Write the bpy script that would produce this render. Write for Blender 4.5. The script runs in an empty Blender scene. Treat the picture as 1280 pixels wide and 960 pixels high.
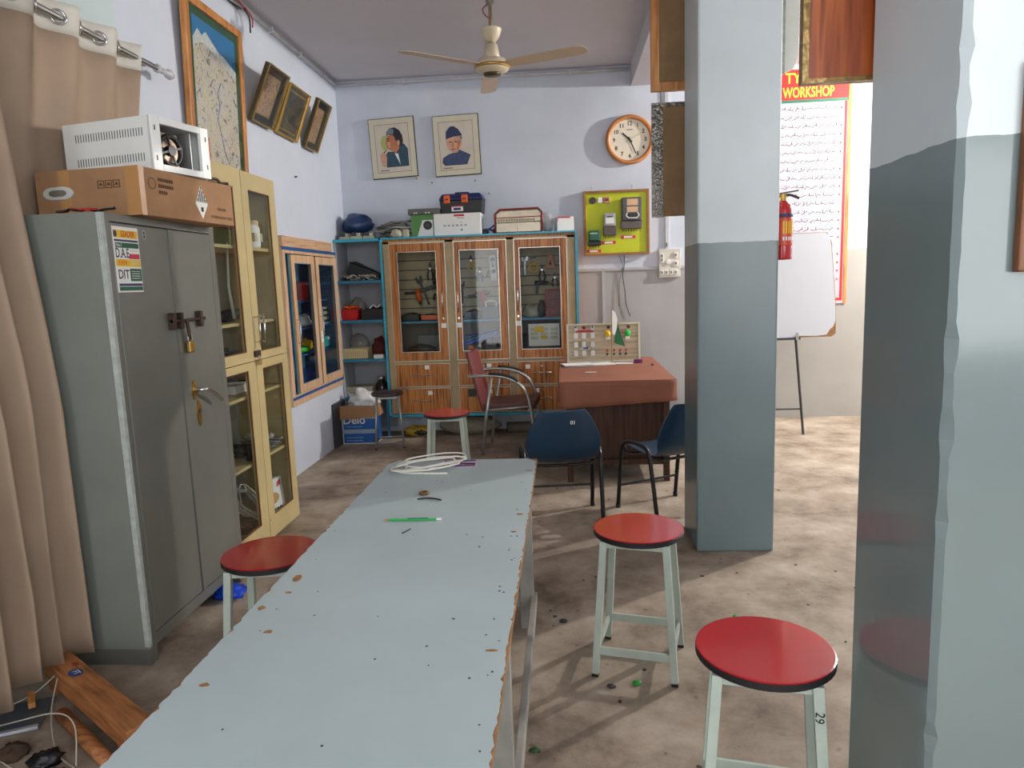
import bpy, math, random
from math import sin, cos, pi, radians
from mathutils import Vector, Matrix, Euler, noise

scene = bpy.context.scene
COL = scene.collection
random.seed(7)

# ---------------------------------------------------------------- camera
cam_data = bpy.data.cameras.new('camera')
cam = bpy.data.objects.new('camera', cam_data)
COL.objects.link(cam)
cam_data.sensor_fit = 'HORIZONTAL'
cam_data.sensor_width = 36.0
cam_data.lens = 890.0 / 1280.0 * 36.0
cam_data.clip_start = 0.05
_Y = Vector((65, 130, 890)).normalized()
_U = Vector((-219, 6250, -890)); _U = (_U - _U.dot(_Y) * _Y).normalized()
_X = _U.cross(_Y)
right = Vector((_X[0], _Y[0], _U[0])); up = Vector((_X[1], _Y[1], _U[1])); fwd = Vector((_X[2], _Y[2], _U[2]))
M = Matrix.Identity(4)
for r in range(3):
    M[r][0] = right[r]; M[r][1] = up[r]; M[r][2] = -fwd[r]
M[0][3], M[1][3], M[2][3] = 0.0, 0.0, 1.5
cam.matrix_world = M
scene.camera = cam

# ---------------------------------------------------------------- world, exposure
world = bpy.data.worlds.new('world'); scene.world = world
world.use_nodes = True
bg = world.node_tree.nodes['Background']
bg.inputs['Color'].default_value = (0.98, 0.99, 1.0, 1)
bg.inputs['Strength'].default_value = 6.3
scene.view_settings.view_transform = 'Standard'
scene.view_settings.look = 'None'
scene.view_settings.gamma = 1.0
scene.view_settings.use_curve_mapping = False
scene.view_settings.exposure = 0.0

BULBS = [  # x, y, z, watts
    (4.3, 6.2, 3.3, 690.0, (1.0, 0.95, 0.88)),
    (1.9, -1.2, 2.9, 28.0, (1.0, 0.96, 0.92)),  # unseen bulb behind the viewer, added for a little fill
]

# ---------------------------------------------------------------- helpers
def lin(c):
    return tuple(((v / 255.0) / 12.92 if v / 255.0 <= 0.04045 else ((v / 255.0 + 0.055) / 1.055) ** 2.4) for v in c[:3]) + (1.0,)

MATS = {}
def mat(name, rgb, rough=0.5, metal=0.0, var=0.10, scale=6.0, bump=0.0, spec=0.5, coat=0.0, bscale=None, emit=0.0, stretch=None):
    if name in MATS: return MATS[name]
    m = bpy.data.materials.new(name); m.use_nodes = True
    nt = m.node_tree; b = nt.nodes['Principled BSDF']
    b.inputs['Roughness'].default_value = rough
    b.inputs['Metallic'].default_value = metal
    b.inputs['Specular IOR Level'].default_value = spec
    b.inputs['Coat Weight'].default_value = coat
    c = lin(rgb)
    b.inputs['Base Color'].default_value = c
    if emit:
        b.inputs['Emission Color'].default_value = c
        b.inputs['Emission Strength'].default_value = emit
    if var > 0 or bump > 0:
        tc = nt.nodes.new('ShaderNodeTexCoord')
        mp = nt.nodes.new('ShaderNodeMapping')
        if stretch: mp.inputs['Scale'].default_value = stretch
        nt.links.new(tc.outputs['Object'], mp.inputs['Vector'])
        nz = nt.nodes.new('ShaderNodeTexNoise'); nz.inputs['Scale'].default_value = scale
        nz.inputs['Detail'].default_value = 5.0; nz.inputs['Roughness'].default_value = 0.6
        nt.links.new(mp.outputs['Vector'], nz.inputs['Vector'])
        if var > 0:
            cr = nt.nodes.new('ShaderNodeValToRGB')
            cr.color_ramp.elements[0].position = 0.3; cr.color_ramp.elements[1].position = 0.7
            cr.color_ramp.elements[0].color = tuple(v * (1 - var * 1.6) for v in c[:3]) + (1,)
            cr.color_ramp.elements[1].color = tuple(min(1, v * (1 + var)) for v in c[:3]) + (1,)
            nt.links.new(nz.outputs['Fac'], cr.inputs['Fac'])
            nt.links.new(cr.outputs['Color'], b.inputs['Base Color'])
        if bump > 0:
            n2 = nz
            if bscale:
                n2 = nt.nodes.new('ShaderNodeTexNoise'); n2.inputs['Scale'].default_value = bscale
                nt.links.new(mp.outputs['Vector'], n2.inputs['Vector'])
            bp = nt.nodes.new('ShaderNodeBump'); bp.inputs['Strength'].default_value = bump
            bp.inputs['Distance'].default_value = 0.01
            nt.links.new(n2.outputs['Fac'], bp.inputs['Height'])
            nt.links.new(bp.outputs['Normal'], b.inputs['Normal'])
    MATS[name] = m
    return m

def ramp_mat(name, stops, rough=0.5, scale=(1, 1, 1), nscale=5.0, detail=4.0, dist=0.0, metal=0.0, bump=0.0, coat=0.0, coords='Object', spec=0.5):
    """noise stretched by `scale` run through a colour ramp: wood grain, concrete, map print ..."""
    if name in MATS: return MATS[name]
    m = bpy.data.materials.new(name); m.use_nodes = True
    nt = m.node_tree; b = nt.nodes['Principled BSDF']
    b.inputs['Roughness'].default_value = rough; b.inputs['Metallic'].default_value = metal
    b.inputs['Coat Weight'].default_value = coat
    b.inputs['Coat Roughness'].default_value = 0.12
    b.inputs['Specular IOR Level'].default_value = spec
    tc = nt.nodes.new('ShaderNodeTexCoord'); mp = nt.nodes.new('ShaderNodeMapping')
    mp.inputs['Scale'].default_value = scale
    nt.links.new(tc.outputs[coords], mp.inputs['Vector'])
    nz = nt.nodes.new('ShaderNodeTexNoise')
    nz.inputs['Scale'].default_value = nscale; nz.inputs['Detail'].default_value = detail
    nz.inputs['Distortion'].default_value = dist
    nt.links.new(mp.outputs['Vector'], nz.inputs['Vector'])
    cr = nt.nodes.new('ShaderNodeValToRGB')
    els = cr.color_ramp.elements
    while len(els) < len(stops): els.new(0.5)
    for e, (p, c) in zip(els, stops):
        e.position = p; e.color = lin(c)
    nt.links.new(nz.outputs['Fac'], cr.inputs['Fac'])
    nt.links.new(cr.outputs['Color'], b.inputs['Base Color'])
    if bump:
        bp = nt.nodes.new('ShaderNodeBump'); bp.inputs['Strength'].default_value = bump; bp.inputs['Distance'].default_value = 0.01
        nt.links.new(nz.outputs['Fac'], bp.inputs['Height']); nt.links.new(bp.outputs['Normal'], b.inputs['Normal'])
    MATS[name] = m
    return m

def two_tone(name, z, low, high, rough_low=0.3, rough_high=0.6, xmin=None):
    """painted wall: `low` paint under height z (only right of xmin if given), `high` paint above"""
    m = bpy.data.materials.new(name); m.use_nodes = True
    nt = m.node_tree; b = nt.nodes['Principled BSDF']
    N, L = nt.nodes.new, nt.links.new
    tc = N('ShaderNodeTexCoord'); sp = N('ShaderNodeSeparateXYZ'); L(tc.outputs['Object'], sp.inputs[0])
    n1 = N('ShaderNodeTexNoise'); n1.inputs['Scale'].default_value = 2.2; n1.inputs['Detail'].default_value = 6
    L(tc.outputs['Object'], n1.inputs['Vector'])
    n2 = N('ShaderNodeTexNoise'); n2.inputs['Scale'].default_value = 14; n2.inputs['Detail'].default_value = 3
    L(tc.outputs['Object'], n2.inputs['Vector'])
    ad = N('ShaderNodeMath'); ad.operation = 'MULTIPLY_ADD'; L(n2.outputs['Fac'], ad.inputs[0]); ad.inputs[1].default_value = 0.012; L(sp.outputs['Z'], ad.inputs[2])
    lt = N('ShaderNodeMath'); lt.operation = 'LESS_THAN'; L(ad.outputs[0], lt.inputs[0]); lt.inputs[1].default_value = z + 0.006
    fac = lt.outputs[0]
    if xmin is not None:
        gx = N('ShaderNodeMath'); gx.operation = 'GREATER_THAN'; L(sp.outputs['X'], gx.inputs[0]); gx.inputs[1].default_value = xmin
        mu = N('ShaderNodeMath'); mu.operation = 'MULTIPLY'; L(fac, mu.inputs[0]); L(gx.outputs[0], mu.inputs[1]); fac = mu.outputs[0]
    def tone(c):
        r = N('ShaderNodeValToRGB'); r.color_ramp.elements[0].position = 0.3; r.color_ramp.elements[1].position = 0.7
        l = lin(c)
        r.color_ramp.elements[0].color = tuple(v * 0.9 for v in l[:3]) + (1,); r.color_ramp.elements[1].color = tuple(min(1, v * 1.05) for v in l[:3]) + (1,)
        L(n1.outputs['Fac'], r.inputs['Fac']); return r.outputs['Color']
    mx = N('ShaderNodeMix'); mx.data_type = 'RGBA'
    L(fac, mx.inputs['Factor']); L(tone(high), mx.inputs['A']); L(tone(low), mx.inputs['B'])
    L(mx.outputs['Result'], b.inputs['Base Color'])
    rr = N('ShaderNodeMapRange'); rr.inputs['To Min'].default_value = rough_high; rr.inputs['To Max'].default_value = rough_low
    L(fac, rr.inputs['Value']); L(rr.outputs[0], b.inputs['Roughness'])
    bp = N('ShaderNodeBump'); bp.inputs['Strength'].default_value = 0.12; bp.inputs['Distance'].default_value = 0.02
    L(n1.outputs['Fac'], bp.inputs['Height']); L(bp.outputs['Normal'], b.inputs['Normal'])
    return m

def glass_mat(name='pane_glass', tint=(249, 251, 250), gloss=0.03):
    if name in MATS: return MATS[name]
    m = bpy.data.materials.new(name); m.use_nodes = True
    nt = m.node_tree; nt.nodes.remove(nt.nodes['Principled BSDF'])
    out = nt.nodes['Material Output']
    tr = nt.nodes.new('ShaderNodeBsdfTransparent'); tr.inputs['Color'].default_value = lin(tint)
    gl = nt.nodes.new('ShaderNodeBsdfGlossy'); gl.inputs['Roughness'].default_value = gloss
    fr = nt.nodes.new('ShaderNodeFresnel'); fr.inputs['IOR'].default_value = 1.5
    mx = nt.nodes.new('ShaderNodeMixShader')
    ge = nt.nodes.new('ShaderNodeNewGeometry'); sb = nt.nodes.new('ShaderNodeMath'); sb.operation = 'SUBTRACT'; sb.inputs[0].default_value = 1.0
    ml = nt.nodes.new('ShaderNodeMath'); ml.operation = 'MULTIPLY'
    nt.links.new(ge.outputs['Backfacing'], sb.inputs[1]); nt.links.new(fr.outputs[0], ml.inputs[0]); nt.links.new(sb.outputs[0], ml.inputs[1])
    nt.links.new(ml.outputs[0], mx.inputs[0]); nt.links.new(tr.outputs[0], mx.inputs[1]); nt.links.new(gl.outputs[0], mx.inputs[2])
    nt.links.new(mx.outputs[0], out.inputs['Surface'])
    MATS[name] = m
    return m

class MB:
    def __init__(s): s.v = []; s.f = []
    def add(s, vs, fs):
        o = len(s.v); s.v += [tuple(p) for p in vs]; s.f += [tuple(i + o for i in f) for f in fs]; return s
    def box(s, x0, x1, y0, y1, z0, z1):
        return s.add([(x0,y0,z0),(x1,y0,z0),(x1,y1,z0),(x0,y1,z0),(x0,y0,z1),(x1,y0,z1),(x1,y1,z1),(x0,y1,z1)],
                     [(0,3,2,1),(4,5,6,7),(0,1,5,4),(1,2,6,5),(2,3,7,6),(3,0,4,7)])
    def hexa(s, a, b):
        """a, b: four corners each (bottom ring, top ring)"""
        return s.add(list(a) + list(b), [(0,3,2,1),(4,5,6,7),(0,1,5,4),(1,2,6,5),(2,3,7,6),(3,0,4,7)])
    def bar(s, p0, p1, w, d, upv=(0, 0, 1)):
        p0 = Vector(p0); p1 = Vector(p1); t = (p1 - p0).normalized(); u = Vector(upv)
        if abs(t.dot(u)) > 0.95: u = Vector((1, 0, 0))
        a = t.cross(u).normalized(); b = a.cross(t).normalized()
        q = [(-1,-1),(1,-1),(1,1),(-1,1)]
        return s.hexa([p0 + a*(w/2*i) + b*(d/2*j) for i, j in q], [p1 + a*(w/2*i) + b*(d/2*j) for i, j in q])
    def tube(s, pts, r, n=8, closed=False):
        pts = [Vector(p) for p in pts]; k = len(pts); rings = []
        prev = None
        for i in range(k):
            if closed: t = pts[(i+1) % k] - pts[i-1]
            else: t = pts[min(i+1, k-1)] - pts[max(i-1, 0)]
            if t.length < 1e-9: t = Vector((0, 0, 1))
            t.normalize()
            if prev is None:
                u = Vector((0, 0, 1)) if abs(t.z) < 0.9 else Vector((1, 0, 0))
                a = t.cross(u).normalized()
            else:
                a = (prev - t * prev.dot(t))
                a = a.normalized() if a.length > 1e-6 else t.cross(Vector((0, 0, 1))).normalized()
            prev = a; b = t.cross(a)
            rr = r[i] if isinstance(r, (list, tuple)) else r
            rings.append([pts[i] + (a*cos(2*pi*j/n) + b*sin(2*pi*j/n)) * rr for j in range(n)])
        o = len(s.v)
        for g in rings: s.v += [tuple(p) for p in g]
        m = k if closed else k - 1
        for i in range(m):
            for j in range(n):
                i2 = (i+1) % k; j2 = (j+1) % n
                s.f.append((o+i*n+j, o+i*n+j2, o+i2*n+j2, o+i2*n+j))
        if not closed:
            s.f.append(tuple(o + j for j in reversed(range(n)))); s.f.append(tuple(o + (k-1)*n + j for j in range(n)))
        return s
    def cyl(s, p0, p1, r0, r1=None, n=16):
        return s.tube([p0, p1], [r0, r0 if r1 is None else r1], n)
    def lathe(s, prof, n=24, c=(0, 0, 0), axis='z'):
        o = len(s.v); k = len(prof)
        for r, h in prof:
            for j in range(n):
                a = 2*pi*j/n; x, y, z = r*cos(a), r*sin(a), h
                if axis == 'y': x, y, z = x, z, y
                if axis == 'x': x, y, z = z, x, y
                s.v.append((c[0]+x, c[1]+y, c[2]+z))
        flip = axis == 'y'
        for i in range(k-1):
            for j in range(n):
                q = (o+i*n+j, o+i*n+(j+1) % n, o+(i+1)*n+(j+1) % n, o+(i+1)*n+j)
                s.f.append(q[::-1] if flip else q)
        s.f.append(tuple(o+j for j in range(n))[::1 if flip else -1]); s.f.append(tuple(o+(k-1)*n+j for j in range(n))[::-1 if flip else 1])
        return s
    def prism(s, poly, d0, d1, axis='y'):
        """poly in the plane normal to axis: y -> (x,z), x -> (y,z), z -> (x,y); made counter-clockwise"""
        ar = sum(poly[i][0]*poly[(i+1) % len(poly)][1] - poly[(i+1) % len(poly)][0]*poly[i][1] for i in range(len(poly)))
        if ar < 0: poly = poly[::-1]
        f = {'y': lambda p, d: (p[0], d, p[1]), 'x': lambda p, d: (d, p[0], p[1]), 'z': lambda p, d: (p[0], p[1], d)}[axis]
        n = len(poly); lo, hi = min(d0, d1), max(d0, d1)
        o = len(s.v)
        s.v += [f(p, lo) for p in poly] + [f(p, hi) for p in poly]
        F = [tuple(range(n-1, -1, -1)), tuple(range(n, 2*n))] + [(i, (i+1) % n, n+(i+1) % n, n+i) for i in range(n)]
        if axis == 'y': F = [q[::-1] for q in F]
        s.f += [tuple(o+i for i in q) for q in F]
        return s
    def ring(s, c, R, r, axis='z', n=20, m=6):
        pts = []
        for i in range(n):
            a = 2*pi*i/n; u, v = R*cos(a), R*sin(a)
            p = {'z': (u, v, 0), 'y': (u, 0, v), 'x': (0, u, v)}[axis]
            pts.append((c[0]+p[0], c[1]+p[1], c[2]+p[2]))
        return s.tube(pts, r, m, True)
    def blob(s, c, rad, amp=0.25, freq=2.0, seed=0, nu=18, nv=10, flat=None):
        o = len(s.v)
        for i in range(nv+1):
            th = pi*i/nv
            for j in range(nu):
                ph = 2*pi*j/nu
                d = Vector((sin(th)*cos(ph), sin(th)*sin(ph), cos(th)))
                k = 1 + amp*(noise.noise(d*freq + Vector((seed*7.3, seed*1.7, seed*3.1))) + 0.5*noise.noise(d*freq*2.7 + Vector((seed, 9.1, seed*2))))
                p = [c[q] + d[q]*rad[q]*k for q in range(3)]
                if flat is not None: p[2] = max(p[2], flat)
                s.v.append(tuple(p))
        for i in range(nv):
            for j in range(nu):
                s.f.append((o+i*nu+j, o+(i+1)*nu+j, o+(i+1)*nu+(j+1) % nu, o+i*nu+(j+1) % nu))
        return s
    def build(s, name, material, parent=None, smooth=False, bevel=0.0, loc=None, rot=None, label=None, kind=None):
        me = bpy.data.meshes.new(name); me.from_pydata(s.v, [], s.f); me.update()
        me.materials.append(material)
        if smooth: me.polygons.foreach_set('use_smooth', [True]*len(me.polygons))
        o = bpy.data.objects.new(name, me); COL.objects.link(o)
        if parent: o.parent = parent
        if loc: o.location = loc
        if rot: o.rotation_euler = rot
        if bevel:
            b = o.modifiers.new('bevel', 'BEVEL'); b.width = bevel; b.segments = 2; b.limit_method = 'ANGLE'; b.angle_limit = radians(40)
            b.use_clamp_overlap = True
        if label: o['label'] = label
        if kind: o['kind'] = kind
        return o

def tag(o, label, cat, group=None, kind=None):
    o['label'] = label; o['category'] = cat
    if group: o['group'] = group
    if kind: o['kind'] = kind
    return o
def thing(name, label, cat, loc=(0, 0, 0), rot=(0, 0, 0), group=None):
    o = bpy.data.objects.new(name, None); COL.objects.link(o)
    o.empty_display_size = 0.1; o.location = loc; o.rotation_euler = rot
    return tag(o, label, cat, group)
def struct(o, label, cat):
    return tag(o, label, cat, kind='structure')
def box(name, m, parent, x0, x1, y0, y1, z0, z1, bevel=0.0, **k):
    return MB().box(x0, x1, y0, y1, z0, z1).build(name, m, parent, bevel=bevel, **k)
def smooth_pts(pts, sub=6):
    P = [Vector(p) for p in pts]; out = []
    for i in range(len(P)-1):
        p0 = P[max(i-1, 0)]; p1 = P[i]; p2 = P[i+1]; p3 = P[min(i+2, len(P)-1)]
        for k in range(sub):
            t = k/sub
            out.append(0.5*((2*p1) + (p2-p0)*t + (2*p0-5*p1+4*p2-p3)*t*t + (3*p1-p0-3*p2+p3)*t*t*t))
    out.append(P[-1]); return out

FX = (pi/2, 0, pi/2)     # print on a face that looks towards +X
FY = (pi/2, 0, 0)        # print on a face that looks towards -Y
def text(s, size, m, parent, loc, rot=FY, sx=1.0, align='CENTER', name='lettering', bold=0.0, shear=0.0):
    cu = bpy.data.curves.new('t', 'FONT'); cu.body = s; cu.size = size; cu.align_x = align; cu.align_y = 'CENTER'
    cu.extrude = 0.0002; cu.offset = bold; cu.shear = shear; cu.resolution_u = 3
    t = bpy.data.objects.new('t', cu)
    me = bpy.data.meshes.new_from_object(t); me.name = name
    bpy.data.objects.remove(t); bpy.data.curves.remove(cu)
    me.materials.clear(); me.materials.append(m)
    o = bpy.data.objects.new(name, me); COL.objects.link(o)
    o.parent = parent; o.location = loc; o.rotation_euler = rot; o.scale = (sx, 1, 1)
    return o
def scribble(x0, x1, z, h, y, rnd, mb):
    """one line of small joined cursive strokes in the x-z plane (right to left), as thin raised ink"""
    x = x1; t = h*0.10
    def seg(a, b):
        d = Vector((b[0]-a[0], 0, b[1]-a[1])); L = d.length or 1e-6; n = Vector((-d.z, 0, d.x))/L*t/2
        p, q = Vector((a[0], y, a[1])), Vector((b[0], y, b[1])); o = Vector((0, -0.0006, 0))
        mb.hexa([p-n+o, q-n+o, q+n+o, p+n+o], [p-n, q-n, q+n, p+n])
    while x > x0 + h:
        w = rnd.uniform(0.6, 1.5)*h; k = rnd.uniform(1.5, 4.0); ph = rnd.uniform(0, 6)
        pts = [(x - w*i/6, z + h*(0.16*sin(ph + k*i/3) + 0.22*(0.5 - i/6))) for i in range(7)]
        for a, b in zip(pts[:-1], pts[1:]): seg(a, b)
        for _ in range(rnd.randint(0, 2)):
            px = x - w*rnd.random(); pz = z + h*rnd.choice((0.38, -0.34)); seg((px, pz), (px+t*1.3, pz+t*0.6))
        if rnd.random() < 0.5: px = x - w*rnd.random(); seg((px, z), (px+0.05*h, z+0.5*h))
        x -= w + rnd.uniform(0.05, 0.3)*h

# ---------------------------------------------------------------- materials
WHITE = mat('white_paint', (226, 228, 226), 0.45, var=0.03)
BLACK = mat('black_plastic', (22, 22, 24), 0.4, var=0.1)
DARK = mat('dark_grey', (55, 55, 58), 0.5)
RED = mat('red_plastic', (190, 30, 30), 0.35)
ORANGE = mat('orange_plastic', (225, 95, 25), 0.4)
YELLOW = mat('yellow_plastic', (225, 180, 40), 0.4)
BLUE = mat('blue_plastic', (30, 80, 170), 0.4)
GREEN = mat('green_plastic', (40, 150, 60), 0.4)
CHROME = mat('chrome', (205, 205, 205), 0.18, 1.0, var=0.0)
STEELM = mat('brushed_steel', (165, 165, 162), 0.35, 1.0, var=0.05)
BRASS = mat('brass', (185, 150, 85), 0.35, 1.0, var=0.1)
INK = mat('ink', (30, 30, 34), 0.8, var=0.0)
PAPER = mat('paper', (232, 232, 228), 0.8, var=0.03)
GLASS = glass_mat()
CARD = mat('cardboard', (168, 128, 92), 0.85, var=0.12, scale=5)
CYAN = mat('cyan_trim', (40, 165, 195), 0.35, var=0.08, coat=0.3)
DCYAN = mat('blue_shelf_paint', (38, 120, 158), 0.4, var=0.1)
ZEBRA = ramp_mat('zebrano_laminate', [(0.30, (98, 56, 24)), (0.46, (160, 98, 46)), (0.60, (196, 130, 68)), (0.75, (130, 74, 33))],
                 rough=0.33, scale=(26, 26, 0.9), nscale=3.0, detail=3.0, spec=0.35)
OLIVE = mat('olive_frame_laminate', (178, 158, 118), 0.45, var=0.12, scale=4)
CLEAR = mat('clear_plastic', (200, 198, 200), 0.2, var=0.15, scale=18, bump=0.5, bscale=24)
CLEAR.node_tree.nodes['Principled BSDF'].inputs['Alpha'].default_value = 0.55
# ---------------------------------------------------------------- the room
XL, YB, YR, ZC = -2.2, 7.2, 7.5, 3.5
FLOORM = ramp_mat('concrete_floor', [(0.30, (98, 87, 74)), (0.42, (136, 122, 107)), (0.52, (158, 144, 128)), (0.68, (182, 169, 153))],
                  rough=0.72, nscale=2.6, detail=14.0, dist=0.15, bump=0.0, spec=0.25)
def floor_extra():
    nt = FLOORM.node_tree; b = nt.nodes['Principled BSDF']
    for q in nt.nodes:
        if q.type == 'TEX_NOISE': q.inputs['Roughness'].default_value = 0.68
    nb = nt.nodes.new('ShaderNodeTexNoise'); nb.inputs['Scale'].default_value = 40; nb.inputs['Detail'].default_value = 6
    bp = nt.nodes.new('ShaderNodeBump'); bp.inputs['Strength'].default_value = 0.25; bp.inputs['Distance'].default_value = 0.004
    nt.links.new(nb.outputs['Fac'], bp.inputs['Height']); nt.links.new(bp.outputs['Normal'], b.inputs['Normal'])
    tc = nt.nodes.new('ShaderNodeTexCoord')
    n = nt.nodes.new('ShaderNodeTexNoise'); n.inputs['Scale'].default_value = 26; n.inputs['Detail'].default_value = 4
    nt.links.new(tc.outputs['Object'], n.inputs['Vector']); nt.links.new(tc.outputs['Object'], nb.inputs['Vector'])
    r = nt.nodes.new('ShaderNodeValToRGB'); r.color_ramp.elements[0].position = 0.24; r.color_ramp.elements[1].position = 0.36
    r.color_ramp.elements[0].color = (0.6, 0.56, 0.52, 1); r.color_ramp.elements[1].color = (1, 1, 1, 1)
    nt.links.new(n.outputs['Fac'], r.inputs['Fac'])
    mx = nt.nodes.new('ShaderNodeMix'); mx.data_type = 'RGBA'; mx.blend_type = 'MULTIPLY'; mx.inputs['Factor'].default_value = 1
    old = b.inputs['Base Color'].links[0].from_socket
    nt.links.new(old, mx.inputs['A']); nt.links.new(r.outputs['Color'], mx.inputs['B'])
    nt.links.new(mx.outputs['Result'], b.inputs['Base Color'])
floor_extra()
LAV = (203, 210, 222)
WALLM = mat('lavender_wall_paint', LAV, 0.6, var=0.04, scale=1.6, bump=0.10, bscale=5)
CEILM = mat('ceiling_paint', (205, 202, 208), 0.8, var=0.05, scale=1.0)
BACKM = two_tone('back_wall_paint', 1.59, (168, 168, 168), LAV, 0.5, 0.6, xmin=0.1)
RECM = two_tone('recess_wall_paint', 1.71, (158, 155, 148), (190, 191, 190), 0.5, 0.6)
PILM = two_tone('middle_pillar_paint', 1.663, (112, 128, 131), (206, 217, 220), 0.28, 0.4)
PILN = two_tone('near_pillar_paint', 1.725, (124, 137, 136), (210, 220, 221), 0.12, 0.35)
TEAL = mat('pale_teal', (196, 212, 212), 0.5, var=0.04, scale=2)

struct(box('floor', FLOORM, None, XL-0.1, 6.1, -3.1, 7.7, -0.1, 0.0), 'bare stained concrete floor, grey-brown and dusty', 'floor')
struct(box('ceiling', CEILM, None, XL-0.1, 6.1, -3.1, 7.7, ZC, ZC+0.1), 'plain grey-white plastered ceiling above the fan', 'ceiling')
# left wall with the niche that takes the built-in wall cabinet
NY0, NY1, NZ0, NZ1 = 5.47, 6.70, 0.60, 1.82
w = MB()
w.box(XL-0.1, XL, -3.1, NY0, 0, ZC); w.box(XL-0.1, XL, NY1, YB, 0, ZC)
w.box(XL-0.1, XL, NY0, NY1, 0, NZ0); w.box(XL-0.1, XL, NY0, NY1, NZ1, ZC)
wl = struct(w.build('wall_left', WALLM), 'pale lavender side wall with framed pictures and curtain', 'wall')
struct(box('wall_back', BACKM, None, XL-0.1, 1.5, YB, YB+0.1, 0, ZC), 'pale lavender end wall with clock and portraits, grey lower part', 'wall')
w = MB(); w.box(1.5, 6.1, YR, YR+0.1, 0, ZC); w.box(1.4, 1.5, YB, YR+0.1, 0, ZC)
struct(w.build('wall_back_right', RECM), 'white end wall with grey dado behind the easel and red poster', 'wall')
struct(box('wall_right', WALLM, None, 6.0, 6.1, -3.1, YR, 0, ZC), 'pale side wall beyond the pillars', 'wall')
w = MB()   # wall behind the camera: door opening at the left, unseen window and ventilator strip added for front light
w.box(XL-0.1, -2.05, -3.2, -3.1, 0, 2.45); w.box(-1.05, 0.9, -3.2, -3.1, 0, 2.45)
w.box(0.9, 4.2, -3.2, -3.1, 0, 0.8); w.box(4.2, 6.1, -3.2, -3.1, 0, 2.45)
w.box(XL-0.1, 6.1, -3.2, -3.1, 2.45, 2.6); w.box(XL-0.1, 6.1, -3.2, -3.1, 3.3, ZC); w.box(XL-0.1, -1.9, -3.2, -3.1, 2.6, 3.3); w.box(4.3, 6.1, -3.2, -3.1, 2.6, 3.3)
struct(w.build('wall_front', WALLM), 'pale wall behind the viewer with a doorway, plus a window and ventilator strip added for front light', 'wall')
for nm, x0, x1, z0, z1 in (('doorway', -2.05, -1.05, 0, 2.45), ('window', 0.9, 4.2, 0.8, 2.45), ('ventilator', -1.9, 4.3, 2.6, 3.3)):  # window and ventilator are added openings that brighten the room from the front
    ld = bpy.data.lights.new(nm + '_portal', 'AREA'); ld.shape = 'RECTANGLE'; ld.size = x1-x0; ld.size_y = z1-z0
    ld.cycles.is_portal = True
    lo = bpy.data.objects.new(nm + '_portal', ld); COL.objects.link(lo)
    lo.location = ((x0+x1)/2, -3.09, (z0+z1)/2); lo.rotation_euler = (pi/2, 0, 0)
struct(MB().box(0.69, 1.10, 3.79, 4.20, 0, ZC).build('pillar', PILM, bevel=0.012), 'square pillar in the middle, pale blue above dark grey-green gloss paint', 'pillar')
# near pillar: worn corner, slightly dented
w = MB(); n = 110; ring = []
rnd = random.Random(3)
for i in range(n+1):
    z = ZC*i/n; c = 0.010 + 0.003*rnd.random() + (0.006 if rnd.random() < 0.10 else 0)
    ring.append([(0.70+c, 1.355, z), (1.12, 1.355, z), (1.12, 1.74, z), (0.71, 1.74, z), (0.70, 1.73, z), (0.70, 1.355+c, z)])
vs = [p for r in ring for p in r]; fs = []
for i in range(n):
    for j in range(6): fs.append((i*6+j, i*6+(j+1) % 6, (i+1)*6+(j+1) % 6, (i+1)*6+j))
w.add(vs, fs)
struct(w.build('pillar', PILN), 'large near pillar at the right edge, pale blue above grey gloss paint with chipped corner', 'pillar')
struct(box('beam', CEILM, None, 0.68, 1.12, -3.1, YB, 3.31, ZC), 'plastered ceiling beam running over the pillars', 'beam')
BATT = mat('wall_batten', (178, 180, 182), 0.5, var=0.05)
struct(box('trim_1', BATT, None, 0.13, 1.4, 7.186, 7.2, 1.575, 1.6), 'thin pale rail along the top of the grey dado', 'trim')
struct(box('trim_2', BATT, None, 0.375, 0.405, 7.188, 7.2, 0, 1.575), 'flat vertical batten on the grey dado beside the wooden cabinet', 'trim')
struct(box('trim_3', TEAL, None, XL, XL+0.012, 2.2, 3.6, 0.9, ZC), 'pale teal panel on the side wall behind the curtain', 'trim')  # thin pale teal panel flat against the left wall
CRACK = mat('floor_crack', (70, 62, 55), 0.9, var=0.1)
rnd = random.Random(12)
w = MB()
for _ in range(60):   # grit and paint chips on the floor
    x, y = rnd.uniform(-1.2, 1.9), rnd.uniform(1.6, 6.4); s_ = rnd.uniform(0.004, 0.011)
    if -0.85 < x < -0.1 and y < 3.2: continue
    w.prism([(x+s_*cos(a)*rnd.uniform(.5, 1.2), y+s_*sin(a)*rnd.uniform(.5, 1.2)) for a in (0, 1.2, 2.4, 3.7, 5)], 0, 0.003, 'z')
tag(w.build('floor_grit', CRACK), 'dark grit and small chips scattered on the concrete', 'grit', kind='stuff')
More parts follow.
